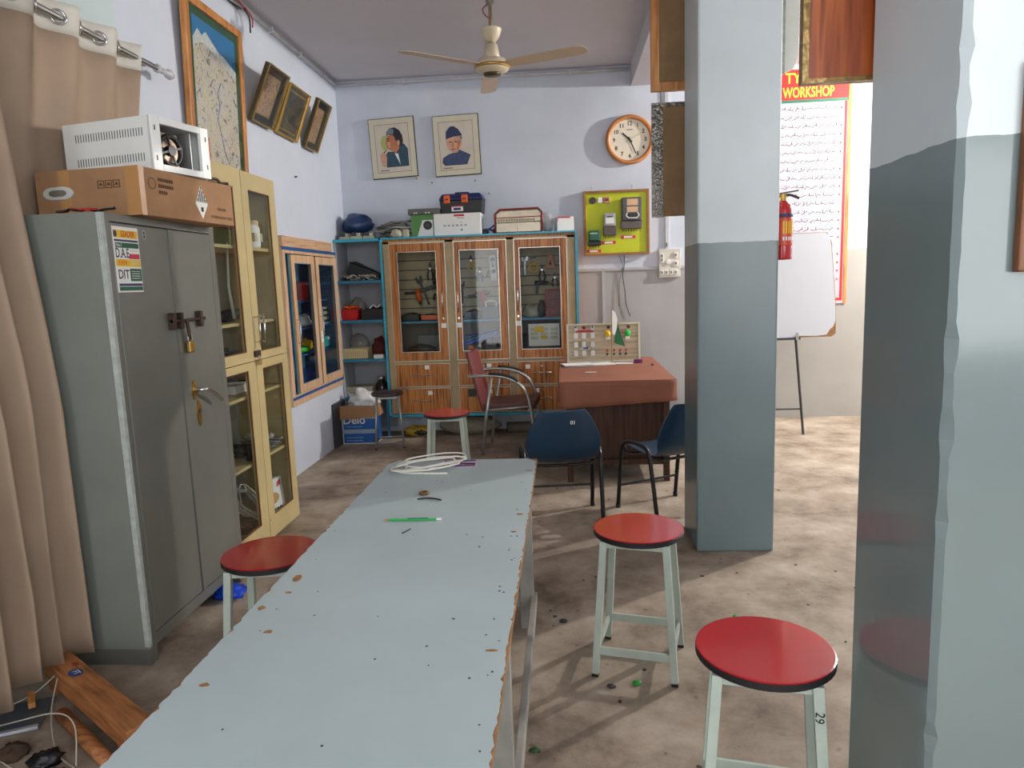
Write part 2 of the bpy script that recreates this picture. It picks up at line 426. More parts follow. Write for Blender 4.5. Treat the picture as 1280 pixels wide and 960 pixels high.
# conduit along the ceiling corners
PIPE = mat('conduit_plastic', (196, 196, 198), 0.4, var=0.08)
ct = thing('cable_conduit', 'white plastic cable pipe running round the ceiling corner', 'pipe', (0, 0, 0))
MB().tube([(XL+0.02, 3.4, 3.46), (XL+0.02, 7.17, 3.46)], 0.016, 8).build('pipe', PIPE, ct, True)
MB().tube([(XL+0.02, 7.17, 3.46), (0.66, 7.17, 3.46)], 0.016, 8).build('pipe', PIPE, ct, True)
for y in (5.0, 5.6, 6.2, 6.8): MB().box(XL, XL+0.04, y-0.012, y+0.012, 3.436, 3.48).build('clip', PIPE, ct)
for x in (-1.5, -0.7, 0.1): MB().box(x-0.012, x+0.012, 7.15, 7.2, 3.436, 3.48).build('clip', PIPE, ct)
WIRE = mat('loose_wire', (120, 112, 100), 0.5, var=0.3, scale=30)
ct2 = thing('wire_bundle', 'untidy bundle of wires tacked under the ceiling above the map', 'wires', (XL+0.03, 4.2, 3.43))
for k in range(5):
    pts = [(0.012*k-0.02+0.008*sin(i*1.7+k), -1.0+i*0.17, 0.012*sin(i*2.1+k*1.3)) for i in range(12)]
    MB().tube(smooth_pts(pts, 3), 0.005, 5).build('wire', [WIRE, BLACK, PIPE, WIRE, RED][k], ct2, True)
MB().tube(smooth_pts([(0.02, 0.87, 0), (0.03, 0.93, -0.05), (0.02, 0.95, -0.14)], 4), 0.006, 5).build('wire', BLACK, ct2, True)
MB().tube(smooth_pts([(0.03, 0.87, 0), (0.04, 0.95, -0.04), (0.03, 0.97, -0.10)], 4), 0.005, 5).build('wire', RED, ct2, True)
# lamps: bare bulbs under the ceiling, the second one added for fill
for i, (x, y, z, wt, colr) in enumerate(BULBS):
    t = thing('light_bulb', ['bare bulb hanging in the far right bay behind the pillar', 'unseen bulb added for fill behind the viewer'][i], 'lamp', (x, y, z))
    MB().tube([(0, 0, 0.09), (0, 0, ZC-z)], 0.004, 6).build('cord', BLACK, t)
    MB().lathe([(0.012, 0.10), (0.02, 0.09), (0.022, 0.05), (0.02, 0.04)], 16).build('holder', WHITE, t, True)
    em = mat('bulb_glow_%d' % i, (255, 246, 232), 0.3, var=0, emit=6.0)
    MB().lathe([(0.016, 0.04), (0.03, 0.015), (0.034, -0.01), (0.028, -0.035), (0.012, -0.048), (0.001, -0.05)], 16).build('globe', em, t, True)
    ld = bpy.data.lights.new('bulb_light', 'POINT'); ld.energy = wt; ld.color = colr; ld.shadow_soft_size = 0.05
    lo = bpy.data.objects.new('bulb_light', ld); COL.objects.link(lo); lo.parent = t; lo.location = (0, 0, -0.12)
# ---------------------------------------------------------------- workbench
BLAM = mat('bench_laminate', (176, 191, 192), 0.38, var=0.05, scale=2.2)
CHIP = mat('chipboard', (150, 108, 66), 0.9, var=0.25, scale=60)
BLEG = mat('bench_leg_paint', (150, 148, 140), 0.6, var=0.15, scale=8)
BX0, BX1, BY0, BY1, BZ = -0.795, -0.138, 0.62, 3.085, 0.72
def jag(x, y0, y1, step, amp, rnd, inward):
    pts = []; y = y0; big = 0
    while y < y1:
        d = amp*rnd.random()**2
        if rnd.random() < 0.06: d += amp*1.3
        pts.append((x + inward*d, y)); y += step*rnd.uniform(0.5, 1.5)
    return pts
rnd = random.Random(21)
t = thing('workbench', 'long narrow workbench with chipped pale grey-blue laminate top', 'workbench', (0, 0, 0))
box('core_board', CHIP, t, BX0, BX1, BY0, BY1-0.0, BZ-0.02, BZ-0.0015)
poly = jag(BX0, BY0, BY1-0.05, 0.016, 0.004, rnd, 1) + [(BX0+0.035, BY1), (BX0+0.2, BY1-0.003), (BX1-0.045, BY1), (BX1-0.004, BY1-0.05)] + jag(BX1, BY0, BY1-0.05, 0.014, 0.006, rnd, -1)[::-1]
MB().prism(poly, BZ-0.0015, BZ, 'z').build('laminate_top', BLAM, t)
w = MB()
for cx, cy, a, b in ((-0.745, 1.80, .016, .022), (-0.70, 1.50, .012, .009), (-0.77, 1.62, .012, .012), (-0.74, 1.28, .011, .008), (-0.165, 2.88, .02, .006), (-0.175, 1.42, .014, .006), (-0.17, 2.32, .012, .008), (-0.178, 2.15, .012, .006), (-0.735, 1.71, .012, .007)):
    w.prism([(cx+a*cos(q)*rnd.uniform(.6, 1.2), cy+b*sin(q)*rnd.uniform(.6, 1.2)) for q in [i*pi/4 for i in range(8)]], BZ, BZ+0.0006, 'z')
w.build('bare_patch', CHIP, t, kind='stuff')
w = MB()
for _ in range(46):
    cx, cy, s_ = rnd.uniform(BX0+.03, BX1-.02), rnd.uniform(1.0, 3.0), rnd.uniform(0.0012, 0.0036)
    if rnd.random() < .4: cx = BX1-0.02-0.03*rnd.random()
    w.prism([(cx+s_*cos(q)*rnd.uniform(.6, 1.4), cy+s_*sin(q)*rnd.uniform(.6, 1.6)) for q in [i*pi/3 for i in range(6)]], BZ, BZ+0.0005, 'z')
w.build('pit_mark', DARK, t, kind='stuff')
for y in (0.75, 1.72, 2.94):
    for x in (BX0+0.07, BX1-0.055):
        MB().box(x-0.03, x+0.03, y-0.025, y+0.025, 0, BZ-0.02).build('leg', BLEG, t, bevel=0.004)
    box('cross_rail', BLEG, t, BX0+0.10, BX1-0.085, y-0.012, y+0.012, 0.10, 0.16)
    box('cross_rail', BLEG, t, BX0+0.10, BX1-0.085, y-0.012, y+0.012, 0.60, 0.68)
for x in (BX0+0.06, BX1-0.045):
    box('apron', BLEG, t, x-0.012, x+0.012, 0.78, 2.9, 0.63, 0.695)
box('stretcher', BLEG, t, BX1-0.036, BX1-0.012, 0.75, 2.95, 0.10, 0.155, bevel=0.003)
box('stretcher', BLEG, t, BX0+0.012, BX0+0.036, 0.75, 2.95, 0.10, 0.155, bevel=0.003)

# things lying on the bench
WCAB = mat('white_cable', (226, 224, 212), 0.4, var=0.04)
t = thing('cable_coil', 'loose coil of thin white cable at the far end of the bench', 'cable', (-0.60, 2.95, BZ))
rnd = random.Random(5); pts = []
for i in range(31):
    a = i*2*pi/9.0; rx = 0.135+0.03*sin(i*0.83); ry = 0.085+0.035*sin(i*0.57)
    pts.append((rx*cos(a)+0.03*rnd.uniform(-1, 1), ry*sin(a)+0.35*rx*cos(a)+0.02*rnd.uniform(-1, 1), 0.006+0.0022*(i % 9)+0.020*max(0, sin(a+0.6))))
MB().tube(smooth_pts(pts, 4), 0.0036, 6).build('loop', WCAB, t, True)
MB().tube(smooth_pts([(-0.115, 0.0, 0.012), (-0.15, -0.03, 0.006), (-0.10, -0.09, 0.005), (0.0, -0.11, 0.005), (0.10, -0.115, 0.005)], 5), 0.0045, 6).build('tail', WCAB, t, True)
MB().tube(smooth_pts([(-0.11, 0.0, 0.012), (-0.06, -0.04, 0.014), (0.05, -0.05, 0.012), (0.12, 0.0, 0.016)], 5), 0.0045, 6).build('tail', WCAB, t, True)
PURP = mat('leaflet_purple', (92, 70, 140), 0.5, var=0.2)
t = thing('leaflet', 'small purple and orange printed card under the white cable', 'leaflet', (-0.475, 3.01, BZ+0.0008), (0, 0, 0.06))
box('sheet', mat('leaflet_pale', (214, 200, 214), 0.5), t, -0.075, 0.075, -0.06, 0.06, 0, 0.001)
for y0, y1, m_ in ((-0.055, -0.03, PURP), (-0.02, 0.005, PURP), (0.03, 0.055, PURP)): box('print_band', m_, t, -0.07, 0.07, y0, y1, 0.001, 0.0014)
box('print_band', ORANGE, t, 0.02, 0.07, -0.028, -0.005, 0.001, 0.0014); box('print_band', RED, t, -0.05, 0.01, 0.008, 0.028, 0.001, 0.0014)
t = thing('bobbin', 'small round brown coil lying on the bench', 'coil', (-0.545, 2.56, BZ))
MB().ring((0, 0, 0.006), 0.014, 0.006, n=20).build('winding', mat('enamel_copper', (110, 80, 40), 0.4, 0.3), t, True)
MB().cyl((0, 0, 0.001), (0, 0, 0.007), 0.011).build('core', DARK, t)
o = MB().tube(smooth_pts([(-0.04, 0, 0.004), (-0.01, 0.012, 0.004), (0.02, 0.006, 0.004), (0.05, -0.012, 0.004)], 5), 0.003, 6).build('wire_offcut', BLACK, loc=(-0.515, 2.49, BZ), smooth=True)
tag(o, 'short bent piece of black wire on the bench', 'wire')
o = MB().tube(smooth_pts([(-0.012, -0.02, 0.002), (0, 0, 0.003), (0.006, 0.02, 0.002)], 4), 0.0022, 5).build('wire_offcut', DARK, loc=(-0.52, 2.16, BZ), smooth=True)
tag(o, 'tiny dark wire scrap in front of the green pencil', 'wire')
t = thing('pencil', 'bright green pencil lying across the bench', 'pencil', (-0.522, 2.265, BZ+0.004), (0, 0, 0.02))
GRN = mat('pencil_green', (30, 170, 80), 0.35, var=0.02)
MB().cyl((-0.082, 0, 0), (0.078, 0, 0), 0.004, n=6).build('barrel', GRN, t)
MB().cyl((-0.10, 0, 0), (-0.082, 0, 0), 0.0008, 0.004, n=6).build('sharpened_tip', CARD, t)
MB().cyl((0.078, 0, 0), (0.094, 0, 0), 0.0042, n=10).build('end_cap', WHITE, t)
MB().box(-0.02, 0.05, -0.003, 0.003, 0.0034, 0.0042).build('imprint', INK, t)

# ---------------------------------------------------------------- stools
REDL = mat('red_laminate', (180, 24, 30), 0.15, var=0.04, scale=3, coat=0.2)
MINT = mat('mint_leg_paint', (178, 190, 178), 0.45, var=0.08, scale=10)
RUB = mat('black_edging', (26, 22, 24), 0.6, var=0.1)
def make_stool(label, loc, rz, H=0.55, R=0.172, leg=MINT, seat=REDL, group='red stools', foot=0.148, top=0.115, padded=False, name='red_stool', roundleg=False, number=None):
    t = thing(name, label, 'stool', loc, (0, 0, rz), group)
    if padded:
        MB().lathe([(0.001, H+0.002), (R*0.6, H), (R*0.92, H-0.008), (R, H-0.022), (R*0.97, H-0.038), (R*0.9, H-0.042)], 32).build('seat', seat, t, True)
        w = MB()
        for k in range(16):
            a = 2*pi*k/16; w.lathe([(0.006, -0.003), (0.005, 0.002), (0.001, 0.004)], 8, (R*0.8*cos(a), R*0.8*sin(a), H-0.004))
        w.build('seat_stud', seat, t, True, kind='stuff')
    else:
        MB().lathe([(R-0.002, H-0.004), (R-0.001, H-0.001), (R-0.004, H), (0.001, H)], 48).build('seat_top', seat, t)
        MB().lathe([(0.001, H-0.024), (R-0.004, H-0.024), (R, H-0.02), (R, H-0.005), (R-0.002, H-0.0035)], 48).build('seat_edge', RUB, t)
    zs = H-0.024 if not padded else H-0.04
    corners = [(-1, -1), (1, -1), (1, 1), (-1, 1)]
    feet = [Vector((i*foot, j*foot, 0.012)) for i, j in corners]; tops = [Vector((i*top, j*top, zs)) for i, j in corners]
    for f, p in zip(feet, tops):
        if roundleg: MB().cyl(f, p, 0.010, n=10).build('leg', leg, t, True)
        else: MB().bar(f, p, 0.026, 0.026, (0, 1, 0)).build('leg', leg, t, bevel=0.002)
        d = (f-p).normalized()
        MB().bar(f + d*0.012, f, 0.024, 0.024, (0, 1, 0)).build('foot_cap', RUB, t)
    for h in ((0.22,) if not roundleg else (0.13,)):
        for k in range(4):
            hh = h*(0.8 if k % 2 == 0 else 0.8)
            a = feet[k].lerp(tops[k], hh); b = feet[(k+1) % 4].lerp(tops[(k+1) % 4], hh)
            d = (b-a).normalized()*0.012
            if roundleg: MB().cyl(a, b, 0.008, n=8).build('stretcher', leg, t, True)
            else: MB().bar(a+d, b-d, 0.010, 0.030).build('stretcher', leg, t)
    for k in range(4):   # top ring under the seat
        a, b = tops[k], tops[(k+1) % 4]; d = (b-a).normalized()*0.012
        MB().bar(a+d-Vector((0, 0, 0.012)), b-d-Vector((0, 0, 0.012)), 0.012, 0.022).build('seat_rail', leg, t)
    if number:
        f, p = feet[1], tops[1]
        q = f.lerp(p, 0.86)
        text(number, 0.030, INK, t, (q.x-0.002, q.y-0.0145, q.z), (pi/2, pi/2+0.06, 0), name='number')
    return t
make_stool('nearest red-topped stool with the number 29 on its leg', (0.49, 1.755, 0), radians(-12), number='29')
make_stool('red-topped stool between the bench and the middle pillar', (0.262, 2.66, 0), radians(-13))
make_stool('red-topped stool half hidden behind the bench by the steel cabinet', (-1.10, 2.43, 0), radians(6))
make_stool('red-topped stool farthest away, in front of the wooden cabinet drawers', (-0.90, 5.2, 0), radians(3))
SEATB = mat('brown_vinyl', (62, 48, 50), 0.35, var=0.12)
make_stool('small padded dark stool with silver legs beside the blue carton', (-1.68, 6.5, 0), radians(14), H=0.53, R=0.152, leg=mat('silver_paint', (170, 172, 172), 0.35, 0.6, var=0.05), seat=SEATB, group=None, foot=0.13, top=0.10, padded=True, name='padded_stool', roundleg=True)

# ---------------------------------------------------------------- steel cabinet
GREY = mat('steel_cabinet_paint', (112, 113, 106), 0.34, 0.15, var=0.10, scale=2.2, bump=0.04, bscale=3)
GREY_LIT = mat('steel_cabinet_lit_side', (132, 138, 130), 0.36, 0.1, var=0.08, scale=1.8)  # near side coloured lighter to carry the light falling on it
EDGE_LIT = mat('lit_edge_paint', (176, 184, 178), 0.5, var=0.15, scale=30)  # pale tone stands for light caught along the front flange
t = thing('steel_cabinet', 'tall grey steel two-door cabinet with a bolt and poster sticker', 'cabinet', (-1.716, 2.60, 0))
W_, D_, H_ = 0.86, 0.36, 1.812
w = MB(); w.box(-D_, 0, 0, 0.02, 0.07, H_); b_side = w.build('side_panel', GREY_LIT, t)
box('side_panel', GREY, t, -D_, 0, W_-0.02, W_, 0.07, H_)
box('back_panel', GREY, t, -D_, -D_+0.01, 0.02, W_-0.02, 0.07, H_)
box('top_panel', GREY, t, -D_+0.01, 0, 0.02, W_-0.02, H_-0.03, H_)
box('bottom_rail', GREY, t, -D_+0.01, 0, 0.02, W_-0.02, 0.07, 0.12)
box('face_frame', GREY, t, -0.02, 0, 0.02, 0.045, 0.12, H_-0.03)
box('face_frame', GREY, t, -0.02, 0, W_-0.045, W_-0.02, 0.12, H_-0.03)
box('lit_edge', EDGE_LIT, t, -0.02, 0.0012, -0.0012, 0.017, 0.08, H_)
for y0, y1 in ((0, 0.05), (W_-0.05, W_)):
    box('foot', GREY, t, -0.05, 0, y0, y1, 0, 0.07); box('foot', GREY, t, -D_, -D_+0.05, y0, y1, 0, 0.07)
box('plinth', GREY, t, -D_+0.05, -0.05, 0.004, 0.02, 0.0, 0.07)
d1 = MB().box(-0.02, 0.002, 0.048, 0.434, 0.124, H_-0.034).build('door', GREY, t, bevel=0.003)
d2 = MB().box(-0.02, 0.002, 0.440, W_-0.048, 0.124, H_-0.034).build('door', GREY, t, bevel=0.003)
box('door_strip', GREY, d2, 0.002, 0.006, 0.440, 0.470, 0.124, H_-0.034)
box('interior_gap', BLACK, t, -0.03, -0.021, 0.04, W_-0.04, 0.12, H_-0.03)
# sticker poster
st = box('poster_sticker', PAPER, d1, 0.002, 0.003, 0.052, 0.218, 1.512, 1.765, label='printed advertising sticker')
YEL = mat('print_yellow', (232, 190, 40), 0.6, var=0.03); PGR = mat('print_green', (30, 92, 66), 0.6, var=0.05); PNV = mat('print_navy', (50, 50, 90), 0.6, var=0.03); PRD = mat('print_red', (196, 52, 70), 0.6, var=0.03); PORG = mat('print_orange', (226, 120, 40), 0.6, var=0.03)
# sub-parts of the door (flat print bands lie on the sticker)
def band(m_, y0, y1, z0, z1, lift=0.0032): box('print_band', m_, d1, 0.003, lift, y0, y1, z0, z1)
band(YEL, 0.056, 0.212, 1.722, 1.752); band(PNV, 0.058, 0.212, 1.708, 1.716); band(PGR, 0.062, 0.214, 1.684, 1.704)
band(YEL, 0.056, 0.216, 1.612, 1.640); band(PRD, 0.145, 0.214, 1.642, 1.662); band(PGR, 0.14, 0.216, 1.555, 1.604); band(PNV, 0.062, 0.216, 1.536, 1.546); band(PGR, 0.062, 0.216, 1.518, 1.534)
text('LEADER', 0.030, mat('print_red2', (190, 70, 30), 0.6, var=0), d1, (0.0036, 0.148, 1.737), FX, 0.85, bold=0.0006)
text('No.1', 0.018, PAPER, d1, (0.0036, 0.085, 1.694), FX)
text('D.A.E', 0.052, INK, d1, (0.0034, 0.102, 1.662), FX, 0.72, bold=0.0004)
text('EVEN', 0.026, PORG, d1, (0.0036, 0.098, 1.626), FX, 0.9, bold=0.0006)
text('DIT', 0.050, INK, d1, (0.0034, 0.098, 1.58), FX, 0.9, bold=0.0004)
w = MB()
for z in (1.672, 1.678, 1.592, 1.583, 1.574, 1.565, 1.632, 1.622): w.box(0.0033, 0.0037, 0.15, 0.205, z, z+0.0028)
w.build('print_lines', mat('print_pale', (205, 205, 190), 0.7, var=0), d1, kind='stuff')
MB().prism([(0.068+0.011*cos(a), 1.737+0.013*sin(a)) for a in [i*pi/6 for i in range(12)]], 0.0032, 0.0036, 'x').build('emblem', PNV, d1)
MB().prism([(0.262+0.016*cos(a), 1.742+0.022*sin(a)) for a in [i*pi/8 for i in range(16)]], 0.002, 0.0026, 'x').build('number_disc', mat('disc_grey', (140, 142, 138), 0.5), d1)
for z in (1.735, 1.750): MB().prism([(0.262+0.005*cos(a), z+0.005*sin(a)) for a in [i*pi/5 for i in range(10)]], 0.0026, 0.003, 'x').build('number_mark', INK, d1)
# bolt, handle
RUST = mat('rusty_iron', (70, 52, 42), 0.6, 0.5, var=0.3, scale=40)
bt = MB().cyl((0.018, 0.375, 1.381), (0.018, 0.66, 1.381), 0.007, n=10).build('bolt', RUST, t, True)
for y in (0.385, 0.45, 0.62):
    MB().box(0.002, 0.03, y-0.010, y+0.010, 1.345, 1.417).build('bolt_bracket', RUST, t, bevel=0.003)
MB().bar((0.024, 0.49, 1.381), (0.026, 0.500, 1.29), 0.022, 0.005, (1, 0, 0)).build('hasp', RUST, t)
hp = MB().prism([(0.535+0.020*cos(a), 1.055+0.045*sin(a)) for a in [i*pi/10 for i in range(20)]], 0.002, 0.007, 'x').build('handle_plate', BRASS, t)
MB().tube(smooth_pts([(0.005, 0.535, 1.058), (0.045, 0.537, 1.058), (0.052, 0.58, 1.050), (0.05, 0.66, 1.01), (0.046, 0.70, 0.985)], 5), 0.009, 10).build('handle_lever', CHROME, t, True)
kp = MB().prism([(0.556+0.022*cos(a)*(1 if sin(a) > 0 else 0.8), 0.945+0.06*sin(a)) for a in [i*pi/10 for i in range(20)]], 0.002, 0.007, 'x').build('key_plate', BRASS, t)
MB().cyl((0.007, 0.556, 0.955), (0.014, 0.556, 0.955), 0.010, n=12).build('keyhole', DARK, t)
# padlock
p = thing('padlock', 'old brass padlock hanging from the bolt of the steel cabinet', 'padlock', (-1.694, 3.105, 1.235))
MB().box(-0.008, 0.010, -0.022, 0.022, 0, 0.05).build('body', BRASS, p, bevel=0.004)
MB().tube(smooth_pts([(0, -0.014, 0.05), (0, -0.014, 0.075), (0, 0, 0.09), (0, 0.014, 0.075), (0, 0.014, 0.05)], 5), 0.004, 8).build('shackle', STEELM, p, True)

# carton on the steel cabinet
t = thing('carton', 'long brown battery carton taped shut on top of the steel cabinet', 'carton', (-1.655, 2.77, 1.814), (0, 0, radians(-5.8)))
CW, CL, CH = 0.47, 0.66, 0.19
cb = MB().box(-CW, 0, 0, CL, 0, CH).build('carton_body', CARD, t, bevel=0.004)
TAPE = mat('parcel_tape', (186, 140, 90), 0.12, var=0.05, spec=0.8)
box('tape', TAPE, t, -0.06, 0.0012, -0.0012, 0.03, 0.0, CH)
box('tape', TAPE, t, -0.36, -0.31, -0.0012, 0.0, 0.02, CH)
MB().prism([(-0.365+0.045*cos(a)*1.1+ (0.02 if cos(a) > 0 else -0.02), 0.10+0.026*sin(a)) for a in [i*pi/10 for i in range(20)]], -0.006, 0, 'y').build('grip', mat('grip_white', (205, 206, 202), 0.5), t, bevel=0.002)
MB().prism([(-0.365+0.025*cos(a)+ (0.015 if cos(a) > 0 else -0.015), 0.10+0.013*sin(a)) for a in [i*pi/10 for i in range(20)]], -0.008, -0.006, 'y').build('grip_slot', mat('grip_shade', (120, 112, 100), 0.6), t)
BROWN = mat('carton_print', (86, 58, 36), 0.8, var=0)
def frame_marks(x, z, s_, parent):
    w = MB(); e = 0.003
    w.box(x-s_, x+s_, -0.0014, 0, z+s_-e, z+s_); w.box(x-s_, x+s_, -0.0014, 0, z-s_, z-s_+e); w.box(x-s_, x-s_+e, -0.0014, 0, z-s_, z+s_); w.box(x+s_-e, x+s_, -0.0014, 0, z-s_, z+s_)
    w.prism([(x-s_*0.6, z-s_*0.3), (x+s_*0.6, z-s_*0.3), (x+s_*0.2, z+s_*0.4), (x-s_*0.2, z+s_*0.4)], -0.0014, 0, 'y')
    w.build('handling_mark', BROWN, parent)
for x in (-0.17, -0.135, -0.10): frame_marks(x, 0.125, 0.015, t)
# right face
w = MB(); w.prism([(0.36, 0.08), (0.405, 0.005+0.01), (0.45, 0.08), (0.405, 0.16)], 0, 0.0008, 'x'); w.build('hazard_diamond', PAPER, t)
w = MB()
for k in range(7):
    y = 0.374+k*0.0105; hh = 0.16-abs(y-0.405)*1.75
    w.box(0.0008, 0.0014, y-0.0028, y+0.0028, 0.088, max(0.095, hh-0.004))
w.box(0.0008, 0.0014, 0.397, 0.414, 0.046, 0.066); w.build('hazard_stripes', INK, t)
w = MB()
for z in (0.150, 0.125, 0.100):
    for k in range(7 if z > 0.11 else 4): w.box(0, 0.0008, 0.115+0.014*k, 0.126+0.014*k, z-0.007, z+0.007)
w.build('print_marks', BROWN, t, kind='stuff')
text('UN3480', 0.020, BROWN, t, (0.0008, 0.56, 0.068), FX); text('LITHIUM ION BATTERIES', 0.019, BROWN, t, (0.0008, 0.555, 0.030), FX, 0.85)
w = MB(); w.ring((0.0008, 0.075, 0.13), 0.022, 0.0016, 'x', 16, 4); w.build('recycle_mark', BROWN, t)
# wires on the cabinet top
rnd = random.Random(9)
for k, (m_, lab) in enumerate(((BLACK, 'tangled black wire squeezed under the brown carton'), (RED, 'red wire squeezed under the brown carton'), (BLACK, 'black lead lying between the carton and the computer case'))):
    if k < 2: pts = [(-1.93+0.03*i+0.012*rnd.random(), 2.63+0.05*rnd.random()+0.03*(i % 2), 1.822+0.012*rnd.random()) for i in range(9 if k == 0 else 6)]
    else: pts = [(-1.60, 3.22, 2.012), (-1.585, 3.27, 2.014), (-1.60, 3.33, 2.012), (-1.62, 3.38, 2.012), (-1.60, 3.42, 2.014)]
    tag(MB().tube(smooth_pts(pts, 4), 0.0045 if k < 2 else 0.007, 6).build('loose_wire', m_, smooth=True), lab, 'wire')
# computer case on the carton
PCW = mat('pc_case_paint', (240, 243, 240), 0.4, var=0.03)
t = thing('computer_case', 'open white computer case lying on top of the brown carton', 'computer case', (-1.663, 2.90, 2.006), (0, 0, radians(-14)))
PW, PD, PH = 0.47, 0.33, 0.218
box('side_panel', PCW, t, -PW, 0, 0, 0.012, 0.004, PH, bevel=0.003)
box('side_panel', PCW, t, -PW, 0, PD-0.012, PD, 0.0, PH)
box('top_panel', PCW, t, -PW, 0, 0.012, PD-0.012, PH-0.01, PH)
box('bottom_panel', PCW, t, -PW, 0, 0.012, PD-0.012, 0, 0.01)
box('back_panel', mat('pc_inside', (120, 124, 126), 0.5, 0.4), t, -PW, -PW+0.01, 0.012, PD-0.012, 0.01, PH-0.01)
w = MB(); w.box(-0.012, 0.004, 0.0, 0.05, 0, PH); w.box(-0.012, 0.004, PD-0.05, PD, 0, PH); w.box(-0.012, 0.004, 0.05, PD-0.05, 0, 0.028); w.box(-0.012, 0.004, 0.05, PD-0.05, PH-0.028, PH)
w.build('front_frame', PCW, t, bevel=0.002)
w = MB()
for z in (0.055, 0.155):
    for k in range(26): w.box(-0.40+k*0.0142, -0.3965+k*0.0142, -0.0008, 0.001, z-0.016, z+0.016)
w.build('vent_slots', DARK, t, kind='stuff')
for y, z in ((0.02, 0.05), (0.02, 0.17), (PD-0.02, 0.05), (PD-0.02, 0.17)): box('slot', DARK, t, 0.003, 0.0048, y-0.003, y+0.003, z-0.01, z+0.01)
fan = MB().ring((-0.035, 0.135, 0.098), 0.060, 0.010, 'x', 24, 8).build('cooling_fan', BLACK, t, True)
w = MB().cyl((-0.045, 0.135, 0.098), (-0.02, 0.135, 0.098), 0.022, n=16)
for k in range(4):
    a = k*pi/2+0.3; w.bar((-0.025, 0.135, 0.098), (-0.025, 0.135+0.062*cos(a), 0.098+0.062*sin(a)), 0.008, 0.006, (1, 0, 0))
w.build('hub', BLACK, fan)
box('power_unit', mat('psu_steel', (165, 140, 120), 0.4, 0.5), t, -0.24, -0.06, 0.06, 0.21, 0.012, 0.175)
box('tray', mat('pc_tray', (150, 152, 154), 0.4, 0.5), t, -0.3, -0.02, PD-0.09, PD-0.085, 0.012, PH-0.03)
# ---------------------------------------------------------------- cream cabinet with glass doors
CREAM = mat('cream_cabinet_paint', (188, 170, 122), 0.45, var=0.07, scale=3)
CREAM2 = mat('cream_cabinet_inside', (176, 174, 166), 0.6, var=0.06)
t = thing('glass_cabinet', 'tall cream wooden cabinet with four glazed doors', 'cabinet', (-1.80, 3.545, 0))
GW, GD, GH = 0.93, 0.36, 2.175
box('side_panel', CREAM, t, -GD, -0.022, 0, 0.02, 0, GH); box('side_panel', CREAM, t, -GD, -0.022, GW-0.02, GW, 0, GH)
box('back_panel', CREAM2, t, -GD, -GD+0.008, 0.02, GW-0.02, 0.0, GH)
box('top_panel', CREAM, t, -GD+0.008, -0.024, 0.02, GW-0.02, GH-0.05, GH)
box('plinth', CREAM, t, -GD+0.008, -0.024, 0.02, GW-0.02, 0, 0.05)
for z in (1.755, 1.325, 1.10, 0.905, 0.51): box('shelf', CREAM, t, -GD+0.008, -0.03, 0.02, GW-0.02, z-0.018, z)
def glazed_door(y0, y1, z0, z1, py0, py1, pz0, pz1, frame, par, edge=None, x0=-0.022, x1=0.0):
    w = MB(); w.box(x0, x1, y0, y1, z0, pz0); w.box(x0, x1, y0, y1, pz1, z1); w.box(x0, x1, y0, py0, pz0, pz1); w.box(x0, x1, py1, y1, pz0, pz1)
    d = w.build('door', frame, par)
    box('pane', GLASS, d, (x0+x1)/2-0.002, (x0+x1)/2+0.002, py0, py1, pz0, pz1)
    if edge:
        w = MB(); e = 0.006
        w.box((x0+x1)/2+0.002, x1-0.002, py0, py0+e, pz0, pz1); w.box((x0+x1)/2+0.002, x1-0.002, py1-e, py1, pz0, pz1); w.box((x0+x1)/2+0.002, x1-0.002, py0+e, py1-e, pz0, pz0+e); w.box((x0+x1)/2+0.002, x1-0.002, py0+e, py1-e, pz1-e, pz1)
        w.build('glazing_bead', edge, d)
    return d
BEAD = mat('dark_bead', (110, 66, 40), 0.5, var=0.2)
a1 = glazed_door(0.0, 0.455, 1.10, GH, 0.08, 0.355, 1.155, 2.072, CREAM, t, BEAD)
a2 = glazed_door(0.460, GW, 1.10, GH, 0.545, 0.845, 1.145, 2.078, CREAM, t, BEAD)
a3 = glazed_door(0.0, 0.455, 0.012, 1.095, 0.08, 0.355, 0.135, 1.052, CREAM, t, BEAD)
a4 = glazed_door(0.460, GW, 0.012, 1.095, 0.545, 0.845, 0.14, 1.045, CREAM, t, BEAD)
for d, y in ((a1, 0.495), (a2, 0.560)):
    y = y-0.01
    MB().tube([(0.0, y, 1.35), (0.03, y, 1.35)], 0.004, 6).build('handle_post', CHROME, d); MB().tube([(0.0, y, 1.205), (0.03, y, 1.205)], 0.004, 6).build('handle_post', CHROME, d)
    MB().tube([(0.03, y, 1.185), (0.03, y, 1.365)], 0.006, 8).build('handle', CHROME, d, True)
box('hasp', RUST, t, 0.0, 0.012, 0.44, 0.51, 1.12, 1.155)
p = thing('padlock', 'small brass padlock on the hasp of the cream glass cabinet', 'padlock', (-1.782, 4.015, 1.072))
MB().box(-0.006, 0.008, -0.014, 0.014, 0, 0.03).build('body', BRASS, p, bevel=0.003)
MB().tube(smooth_pts([(0, -0.009, 0.03), (0, -0.009, 0.045), (0, 0, 0.055), (0, 0.009, 0.045), (0, 0.009, 0.03)], 5), 0.003, 8).build('shackle', STEELM, p, True)
def gc(y, z, x=-0.18): return (-1.80+x, 3.545+y, z)
